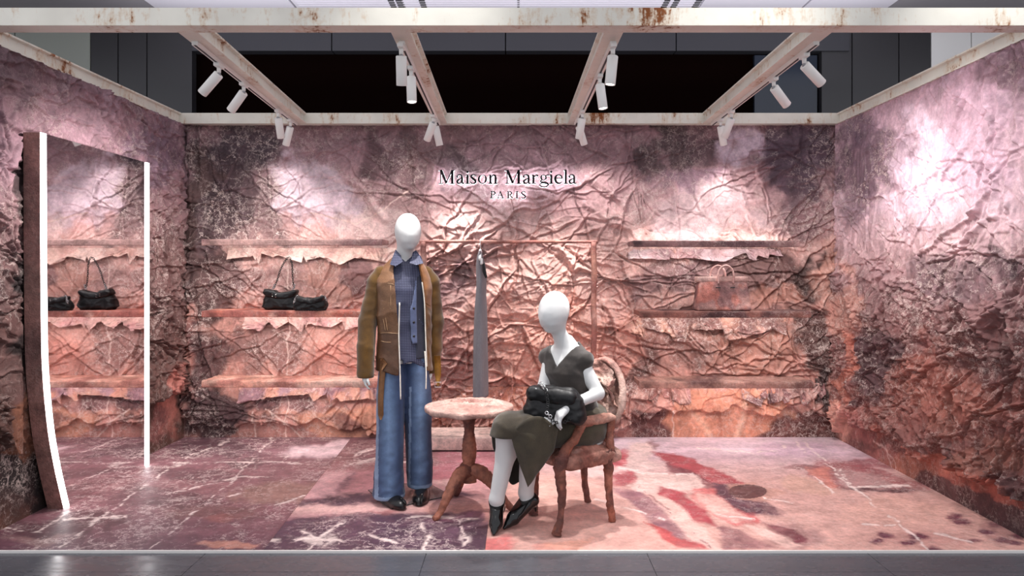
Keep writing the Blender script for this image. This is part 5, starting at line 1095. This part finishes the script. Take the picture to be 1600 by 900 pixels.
    def shirt(X, Y, Z): d = stack(X, Y, Z, off(.022), 2.3, False) - jn(X, Y, Z, 31, .010); zb = .875 + .035 * np.sin(X * 22 + 1) + .04 * (X < -.02); return np.maximum(np.maximum(d, zb - Z), Z - 1.605)
    link('shirt', W(sdf_mesh(shirt, (-.21, -.16, .82), (.21, .15, 1.62), .008, 1)), M_SHIRT, t)
    def vest(X, Y, Z): o = stack(X, Y, Z, off(.012), 2.3, False); d = np.maximum(o, -(o + .010)); xl = np.interp(Z, [.9, 1.1, 1.35, 1.5], [.062, .062, .056, .078]); d = np.maximum(d, np.maximum(xl - X, X - .16)); return np.maximum(np.maximum(d, Y), np.maximum(.93 - Z, Z - 1.50))
    V, F = sdf_mesh(vest, (.03, -.15, .9), (.2, .02, 1.53), .006, 1); link('vest', W((V, F)), M_KNIT, t, const(V, (34, 36, 54)))
    def vflap(X, Y, Z): o = stack(X, Y, Z, off(.005), 2.3, False); d = np.maximum(o, -(o + .008)); xl = np.interp(Z, [1.0, 1.06, 1.25, 1.3, 1.42], [.05, .03, .02, .038, .058]); xr = np.interp(Z, [1.0, 1.3, 1.42], [.072, .068, .070]); d = np.maximum(d, np.maximum(xl - X, X - xr)); return np.maximum(np.maximum(d, Y), np.maximum(1.03 - Z, Z - 1.44))
    V, F = sdf_mesh(vflap, (0, -.16, 1.0), (.1, 0, 1.46), .005, 1); o = link('vest_flap', W((V, F)), M_KNIT, t, const(V, (86, 96, 128)))
    s_ = np.array(JS)
    def fy(x, z, k=0.0):
        cx, cy, rx, ry = (np.interp(z, s_[:, 0], s_[:, i]) for i in (1, 2, 3, 4)); q = min(.999, abs((x - cx) / (rx - k))); return cy - (ry - k) * (1 - q ** 2.3) ** (1 / 2.3)
    for z in (1.08, 1.17, 1.26): link('button', W(xf((lambda v: (v[0] @ np.array([[1, 0, 0], [0, 0, 1], [0, -1, 0]]).T, v[1]))(lathe([(.0, .004), (.007, .004), (.008, 0)], 12)), (.048, fy(.048, z, .005) - .001, z))), M_DARKSLOT, o)
    # ---- collar
    def plate(pts, Yf, th, m, name, par, paint=None, bend=0.0):
        p3 = [P(x, y, Yf + (k[0] if (k := r) else 0)) for (x, y, *r) in pts]; n = len(p3)
        V = np.array([tuple(p) for p in p3] + [(p.x, p.y + th, p.z) for p in p3]); F = [tuple(range(n))[::-1], tuple(range(n, 2 * n))] + [(i, (i + 1) % n, n + (i + 1) % n, n + i) for i in range(n)]
        return obj(name, (V, F), m, par, smooth=False, paint=const(V, paint) if paint else None)
    plate([(609, 413, .01), (618, 390, .07), (626, 399, .035), (629, 409, .0), (618, 416, -.01)], 4.745, .012, M_SHIRT, 'collar', t); plate([(640, 411, .0), (645, 394, .04), (650, 391, .075), (658, 402, .03), (661.5, 411.5, .0), (651, 414, -.01)], 4.745, .012, M_SHIRT, 'collar', t)
    # ---- jacket
    def jbase(X, Y, Z):
        o = stack(X, Y, Z, JS, 2.3, False) - jn(X, Y, Z, 41, .009); d = np.maximum(o, -(o + .012)); d = np.maximum(d, Z - 1.592)
        nk = np.sqrt((X - .012) ** 2 + (Y + .01) ** 2) - np.interp(Z, [1.5, 1.6], [.03, .085]); return np.maximum(d, -nk)
    EL = lambda Z: np.interp(Z, [.8, 1.0, 1.15, 1.3, 1.5, 1.6], [-.050, -.048, -.052, -.066, -.078, -.066]); ER = lambda Z: np.interp(Z, [.8, 1.0, 1.3, 1.45, 1.55, 1.6], [.134, .128, .118, .100, .084, .07])
    def jl(X, Y, Z): d = jbase(X, Y, Z); d = np.maximum(d, np.where(Y < 0, X - EL(Z), X - .0)); return np.maximum(d, .842 + .012 * np.sin(X * 30) - Z)
    def jr(X, Y, Z): d = jbase(X, Y, Z); d = np.maximum(d, np.where(Y < 0, ER(Z) - X, .0 - X)); return np.maximum(d, .86 - .03 * np.clip((X - .1) * 8, 0, 1) - Z)
    BR, TAN, MUS = (84, 54, 34), (120, 84, 57), (98, 60, 7)
    def jcol(V, left):
        n = fbm(V[:, 0] * 9, V[:, 1] * 9, V[:, 2] * 9, seed=9, oct=3)[:, None]; z = V[:, 2:3]; x = V[:, 0:1]
        if left: c = np.where(z > 1.425 - .1 * (x + .15) * 0, lin(TAN), np.where(z > 1.10, lin((106, 74, 50)), lin(BR)))
        else: c = np.where(z > 1.26 - (x - .15) * .9, lin((132, 82, 38)), lin(MUS))
        c = c * (.85 + .3 * n); return np.concatenate([c, c[:, :1] * 0], 1)
    V, F = sdf_mesh(jl, (-.24, -.17, .80), (.03, .17, 1.62), .0055, 1); jk = link('jacket', W((V, F)), M_LEATHER, t, jcol(V, True))
    V, F = sdf_mesh(jr, (-.03, -.17, .80), (.24, .17, 1.62), .0055, 1); link('jacket_panel', W((V, F)), M_SUEDE, jk, jcol(V, False))
    def slv(s, bend):
        def fn(X, Y, Z):
            d = chain(X, Y, Z, [(s * .150, .01, 1.487), (s * .178, .015, 1.43), (s * (.222 - .012 * s), .02 + .02 * (s > 0), 1.17), (s * (.226 - .022 * s), -.015 + .06 * (s > 0), 1.0), (s * (.222 - .03 * s), -.03 + .10 * (s > 0), .835)], [.044, .054, .056, .053, .052], .02)
            f = np.abs(fbm(X * 5 + Z * 7, Y * 6, Z * 8 - X * 5, seed=51 + s, oct=3) - .5) * 2; return np.maximum(d - .006 * (1 - f) ** 3, .812 - Z)
        V, F = sdf_mesh(fn, (min(s * .1, s * .36), -.12, .79), (max(s * .1, s * .36), .12, 1.57), .0075, 1); return V, F
    for s in (-1, 1): V, F = slv(s, 0); link('sleeve', W((V, F)), M_SUEDE, jk, const(V, (94, 62, 3), [(78, 50, 4)], 3, 5))
    def seam(pts, r=.0018, c=(176, 140, 104)): q = [(x, fy(x, z) - .008, z) for x, z in pts]; VF = W(tube(q, r, 6, sub=6)); obj('seam', VF, M_LEATHER, jk, paint=const(VF[0], c))
    for p in ([(-.165, 1.435), (-.13, 1.425), (-.078, 1.415)], [(-.16, 1.24), (-.14, 1.262), (-.10, 1.262)], [(-.16, 1.10), (-.12, 1.105), (-.055, 1.10)], [(-.158, 1.05), (-.13, 1.045), (-.1, 1.045)], [(-.146, 1.20), (-.132, 1.12)], [(-.132, 1.21), (-.12, 1.12)], [(-.10, 1.41), (-.10, 1.27)]): seam(p)
    for p in ([(.115, 1.30), (.14, 1.285), (.165, 1.27)], [(.13, 1.12), (.15, 1.14), (.165, 1.19)], [(.13, 1.11), (.165, 1.12)]): seam(p, .0018, (110, 74, 24))
    wh = const
    for pts in ([(-.046, 1.30), (-.050, 1.1), (-.047, .95), (-.044, .86), (-.040, .68)], [(.102, 1.43), (.117, 1.3), (.126, 1.1), (.132, .93), (.134, .88)], [(.120, .98), (.124, .85), (.122, .74)]):
        q = [(x, fy(x, z) - .012, z) if z > .86 else (x, -.145, z) for x, z in pts]; VF = W(tube(q, .0042, 8, sub=6, flat=.5)); obj('white_tape', VF, M_SUEDE, jk, paint=const(VF[0], (226, 218, 206)))
    # hanging belt ends
    def strap(pts, Yf, w, col, name):
        L = [P(x, y, Yf) for x, y in pts]; V = []
        for i, p in enumerate(L): k = w * (1 if i < len(L) - 1 else .3); V += [(p.x - k, p.y, p.z), (p.x + k, p.y - .004, p.z), (p.x + k, p.y + .004, p.z), (p.x - k, p.y + .008, p.z)]
        F = [(a, b, b + 4, a + 4) for i in range(len(L) - 1) for a, b in ((4 * i, 4 * i + 1), (4 * i + 1, 4 * i + 2), (4 * i + 2, 4 * i + 3), (4 * i + 3, 4 * i))] + [(0, 1, 2, 3), tuple(4 * len(L) - 4 + k for k in (3, 2, 1, 0))]
        return obj(name, (np.array(V), F), M_LEATHER, jk, paint=const(np.array(V), col))
    strap([(599, 560), (598, 578), (596, 600), (594.5, 625), (595, 648), (595, 656)], 4.725, .0185, (116, 78, 46), 'belt_end'); strap([(597, 562), (602, 568), (597, 578)], 4.715, .012, (128, 88, 54), 'belt_loop')
    b = strap([(683, 556), (684, 570), (684, 585), (684.5, 603)], 4.81, .021, (130, 88, 20), 'belt_end')
    p = P(684.5, 601, 4.80); VF = tube([(p.x - .02, p.y, p.z - .016), (p.x + .02, p.y, p.z - .016), (p.x + .02, p.y, p.z + .016), (p.x - .02, p.y, p.z + .016), (p.x - .02, p.y, p.z - .016)], .0032, 8); obj('buckle', VF, M_CHROME, b, smooth=False)
standing_man()

def seated_woman():
    t = empty('seated_mannequin', (.1, 4.35, 0), 'seated white hooded mannequin in dark sleeveless V-neck top, olive skirt and black pumps', 'mannequin')
    s_ = np.array((.8, -.6)); f_ = np.array((-.6, -.8))
    def loc(X, Y, Z):
        cx = np.interp(Z, [.5, .75, 1.02], [.365, .335, .288]); cy = np.interp(Z, [.5, .75, 1.02], [4.50, 4.49, 4.465]); dx, dy = X - cx, Y - cy; return dx * s_[0] + dy * s_[1], -(dx * f_[0] + dy * f_[1])
    TS = [(.46, 0, 0, .16, .115), (.55, 0, 0, .165, .12), (.64, 0, 0, .14, .105), (.72, 0, 0, .123, .098), (.80, 0, 0, .13, .102), (.89, 0, -.008, .138, .110), (.95, 0, 0, .138, .096), (1.0, 0, .01, .134, .078), (1.035, 0, .012, .108, .062), (1.07, 0, .008, .066, .050), (1.11, 0, .0, .036, .036)]
    ts = lambda k: [(z, a, b, c + k, d + k) for z, a, b, c, d in TS]
    HC = (.214, 4.40, 1.262); SR, SL_ = np.array((.180, 4.53, 1.0)), np.array((.388, 4.383, 1.0)); ER_, WR = np.array((.150, 4.47, .79)), np.array((.165, 4.28, .70)); EL_, WL = np.array((.470, 4.345, .780)), np.array((.298, 4.195, .738))
    HR, HL = np.array((.31, 4.57, .555)), np.array((.40, 4.44, .555)); KR, KL = np.array((-.075, 4.275, .585)), np.array((.035, 4.27, .555)); AR, AL = np.array((-.128, 4.315, .165)), np.array((.045, 4.405, .175))
    def body(X, Y, Z):
        d = head(X, Y, Z, HC, math.radians(-42), math.radians(10), 1.0)
        d = smin(d, cone(X, Y, Z, (.232, 4.425, 1.17), (.286, 4.468, 1.02), .044, .05), .035)
        u, v = loc(X, Y, Z); d = smin(d, stack(u, v, Z, TS, 2.2), .03)
        d = smin(d, chain(X, Y, Z, [SR - np.array((-.012, .008, .03)), ER_, WR], [.038, .037, .026], .012), .03); d = smin(d, chain(X, Y, Z, [SL_ - np.array((.012, -.008, .03)), EL_], [.041, .039], .012), .03); d = smin(d, cone(X, Y, Z, EL_, WL, .039, .028), .012)
        cR = KR * .62 + AR * .38 + np.array((.02, .03, 0)); cL = KL * .62 + AL * .38 + np.array((.025, .02, 0))
        d = smin(d, chain(X, Y, Z, [HR, KR, cR, AR], [.085, .06, .058, .042], .02), .03); d = smin(d, chain(X, Y, Z, [HL, KL, cL, AL], [.085, .06, .058, .044], .02), .03)
        d = smin(d, chain(X, Y, Z, [AR, (-.122, 4.33, .11), (-.13, 4.23, .04)], [.042, .034, .026], .02), .02); d = smin(d, chain(X, Y, Z, [AL, (.06, 4.40, .12), (-.03, 4.31, .045)], [.043, .034, .024], .02), .02)
        d = smin(d, finger_set(X, Y, Z, WL - np.array((.008, .004, .004)), (.232, 4.158, .690), (.25, -.75, -.25), (-.35, -.10, -1), (.45, .15, -.85), [(.268, 4.19, .715), (.222, 4.195, .672), (.212, 4.195, .645)], 1.05), .012)
        d = smin(d, finger_set(X, Y, Z, WR, (.175, 4.235, .68), (1, .2, .2), (.2, -1, -.5), (.1, -.3, -1), [(.185, 4.27, .69), (.205, 4.24, .675), (.21, 4.22, .66)], 1.0), .012)
        f = np.abs(np.mod((Z - .55) * 26 + X * 16 + .5 * np.sin(Y * 30), 1) - .5) * 2; d = d - .0016 * np.clip(1 - f / .3, 0, 1) * ((Z < .46) & (Z > .18) & (X < 0))
        return d
    link('body', sdf_mesh(body, (-.22, 4.05, .015), (.58, 4.72, 1.40), .0078, 1), M_BODY, t)
    # top
    def topf(X, Y, Z):
        u, v = loc(X, Y, Z); d = stack(u, v, Z, ts(.011), 2.2); 
        for s, S in ((-1, SR), (1, SL_)): d = smin(d, cone(X, Y, Z, S - np.array((s * .05, -s * .036, .006)), S + np.array((s * .008, -s * .008, -.026)), .038, .048), .03)
        f = np.abs(fbm(X * 8 + Z * 4, Y * 7, Z * 9, seed=71, oct=3) - .5) * 2; d = d - .007 * (1 - f) ** 3
        cut = np.maximum(np.abs(u + .010) - (Z - .930) * .80, v - .02); d = np.maximum(d, -cut); nk = np.sqrt((X - .285) ** 2 + (Y - 4.468) ** 2) - np.interp(Z, [.98, 1.10], [.05, .085]); d = np.maximum(d, -np.maximum(nk, 1.03 - Z)); return np.maximum(d, .585 - Z)
    V, F = sdf_mesh(topf, (.04, 4.2, .55), (.56, 4.72, 1.14), .0062, 1); link('top', (V, F), M_KNIT, t, const(V, (50, 44, 41), [(62, 54, 50)], 5, 8))
    # skirt over both thighs
    def skirt(X, Y, Z):
        d = smin(cone(X, Y, Z, HR + np.array((0, 0, .0)), KR + np.array((.03, .01, .0)), .115, .088), cone(X, Y, Z, HL, KL + np.array((.03, .0, .02)), .115, .092), .05)
        d = smin(d, ell(X, Y, Z, (.37, 4.51, .585), (.185, .17, .12)), .05); d = smin(d, cone(X, Y, Z, KR + np.array((.02, 0, .0)), KR + np.array((-.002, .0, -.06)), .088, .085), .03)
        d = smin(d, cone(X, Y, Z, KL + np.array((.05, .0, .0)), KL + np.array((.06, .04, -.12)), .085, .05), .05)
        f = np.abs(fbm(X * 5 - Y * 3, Y * 6 + Z * 3, Z * 6, seed=81, oct=3) - .5) * 2; d = d - .012 * (1 - f) ** 3
        d = np.maximum(d, np.interp(X, [-.2, -.02, .06, .14, .22], [.545, .545, .50, .44, .44]) - Z); return np.maximum(d, .47 - Z + np.clip(.25 - X, 0, 1) * 0.0)
    V, F = sdf_mesh(skirt, (-.22, 4.08, .40), (.60, 4.76, .74), .0075, 1); sk = link('skirt', (V, F), M_WOOL, t, const(V, (70, 61, 45), [(58, 49, 37)], 5, 7))
    def sheet(rows, name, n=14, fold=.008, seed=0, col=(68, 59, 44)):
        R = []
        for r in rows: R.append(spline(np.array([tuple(P(x, y, Yq)) for x, y, Yq in r]), n))
        R = np.array(R); nr, nc = R.shape[:2]; t_ = np.linspace(0, 1, 20); G = np.array([[[np.interp(q, np.linspace(0, 1, nr), R[:, j, k]) for k in range(3)] for j in range(nc)] for q in t_])
        G[..., 1] += fold * np.sin(np.linspace(0, 1, nc) * 11 + seed)[None, :] * np.linspace(.2, 1, 20)[:, None]
        V = G.reshape(-1, 3); o = obj(name, (V, grid_faces(20, nc)), M_WOOL, sk, paint=const(V, col, [(58, 50, 38)], 5, 7)); md = o.modifiers.new('thickness', 'SOLIDIFY'); md.thickness = .006; return o
    sheet([[(797, 676, 4.185), (822, 655, 4.17), (848, 652, 4.17), (872, 672, 4.19)], [(803, 700, 4.18), (826, 692, 4.165), (850, 688, 4.17), (866, 704, 4.20)], [(813, 730, 4.19), (828, 728, 4.175), (845, 722, 4.185), (856, 718, 4.21)], [(825, 762, 4.205), (832, 752, 4.20), (842, 738, 4.205), (852, 724, 4.22)]], 'skirt_panel', 8, .006, 1)
    sheet([[(768, 678, 4.33), (785, 684, 4.38), (806, 686, 4.40), (822, 690, 4.38)], [(770, 698, 4.36), (788, 704, 4.41), (808, 708, 4.42), (824, 712, 4.40)], [(776, 714, 4.38), (792, 724, 4.42), (810, 732, 4.43), (826, 738, 4.41)], [(790, 738, 4.40), (800, 757, 4.43), (814, 752, 4.43), (828, 748, 4.42)]], 'skirt_lining', 8, .004, 2, (40, 34, 28))
    # pumps
    def pump(toe, heel, ank, lift, seed):
        toe, heel, ank = np.array(toe), np.array(heel), np.array(ank); dr = toe - heel; dr /= np.linalg.norm(dr); sd = np.cross(dr, (0, 0, 1)); sd /= np.linalg.norm(sd)
        def fn(X, Y, Z):
            ball = toe - dr * .075 + np.array((0, 0, .018)); d = chain(X, Y, Z, [toe + np.array((0, 0, .012)), toe - dr * .035 + np.array((0, 0, .016)), ball, heel + np.array((0, 0, .02))], [.010, .021, .033, .032], .015)
            d = smin(d, cone(X, Y, Z, ball + np.array((0, 0, .012)), ank, .030, .046), .03); d = smin(d, cone(X, Y, Z, heel + np.array((0, 0, .03)), ank + np.array((.0, .0, .012)), .034, .046), .02)
            cutn = (ank - ball) / np.linalg.norm(ank - ball); top = (X - ank[0]) * .0 + (Z - ank[2]) + .45 * ((X - ank[0]) * dr[0] + (Y - ank[1]) * dr[1]) - .002; d = np.maximum(d, top)
            h0 = heel + np.array((0, 0, .012)) - dr * .012; return smin(d, cone(X, Y, Z, h0, (h0[0] - dr[0] * .012, h0[1] - dr[1] * .012, lift + .005), .017, .006), .01)
        lo = np.minimum(np.minimum(toe, heel), ank) - .07; hi = np.maximum(np.maximum(toe, heel), ank) + .07; lo[2] = max(lo[2], -.004); V, F = sdf_mesh(fn, lo, hi, .0048, 1); V[:, 2] = np.maximum(V[:, 2], .001); return V, F
    link('pump', pump((-.140, 4.175, .0), (-.112, 4.375, .075), (-.127, 4.325, .150), 0.0, 1), M_PATENT, t); link('pump', pump((-.082, 4.265, .002), (.088, 4.405, .105), (.050, 4.398, .150), .055, 2), M_PATENT, t)
seated_woman()

def lap_bag():
    c = np.array((.212, 4.265, .735)); yaw = math.atan2(-.35, .94)
    t = empty('lap_bag', c - np.array((0, 0, .1)), 'black leather bag with chain strap on the lap of the seated mannequin', 'bag')
    def rot(VF): V = VF[0] - c; return rotz_pts(V, yaw, c), VF[1]
    def fn(X, Y, Z):
        z = (Z - c[2]) / .095; x, y = X - c[0], Y - c[1]; k = 1 - .16 * z + .10 * np.clip(-z, 0, 1) * (x < 0); zz = Z + .10 * (x) * (1) * .5
        d = rbox(x / k, y / (1 - .25 * z), zz, (0, 0, c[2]), (.165, .062, .098), .055); f = np.abs(fbm((x + Z) * 8, Y * 3, Z * 12 - x * 6, seed=5, oct=3) - .5) * 2; return d - .012 * (1 - f) ** 3
    obj('bag_body', rot(sdf_mesh(fn, c - np.array((.26, .12, .15)), c + np.array((.26, .12, .15)), .006, 1)), M_BLK, t)
    def fl(X, Y, Z):
        x, y = X - c[0], Y - c[1]; zz = Z + .05 * x; d = rbox(x, y, zz, (-.01, -.03, c[2] + .05), (.145, .045, .042), .035); f = np.abs(fbm((x + Z) * 9, Y * 3, Z * 12 - x * 9, seed=15, oct=3) - .5) * 2; return d - .008 * (1 - f) ** 3
    obj('flap', rot(sdf_mesh(fl, c + np.array((-.2, -.12, -.02)), c + np.array((.18, .06, .13)), .006, 1)), M_BLK, t)
    Yc = 4.165
    chainlinks([P(846, 600, 4.25), P(852, 610, 4.19), P(856, 628, Yc), P(855, 645, Yc - .02), P(862, 656, Yc - .025), P(875, 661, Yc - .03), P(890, 656, Yc - .01), P(900, 645, 4.17), P(905, 632, 4.20)], .0075, 38, M_BLK, 'chain_strap', t)
    chainlinks([P(844, 598, 4.25), P(849, 604, 4.22), P(854, 611, 4.19)], .009, 5, M_CHROME, 'clasp', t); chainlinks([P(853, 644, Yc - .03), P(857, 648, Yc - .035), P(861, 652, Yc - .035)], .009, 3, M_CHROME, 'clasp', t)
lap_bag()
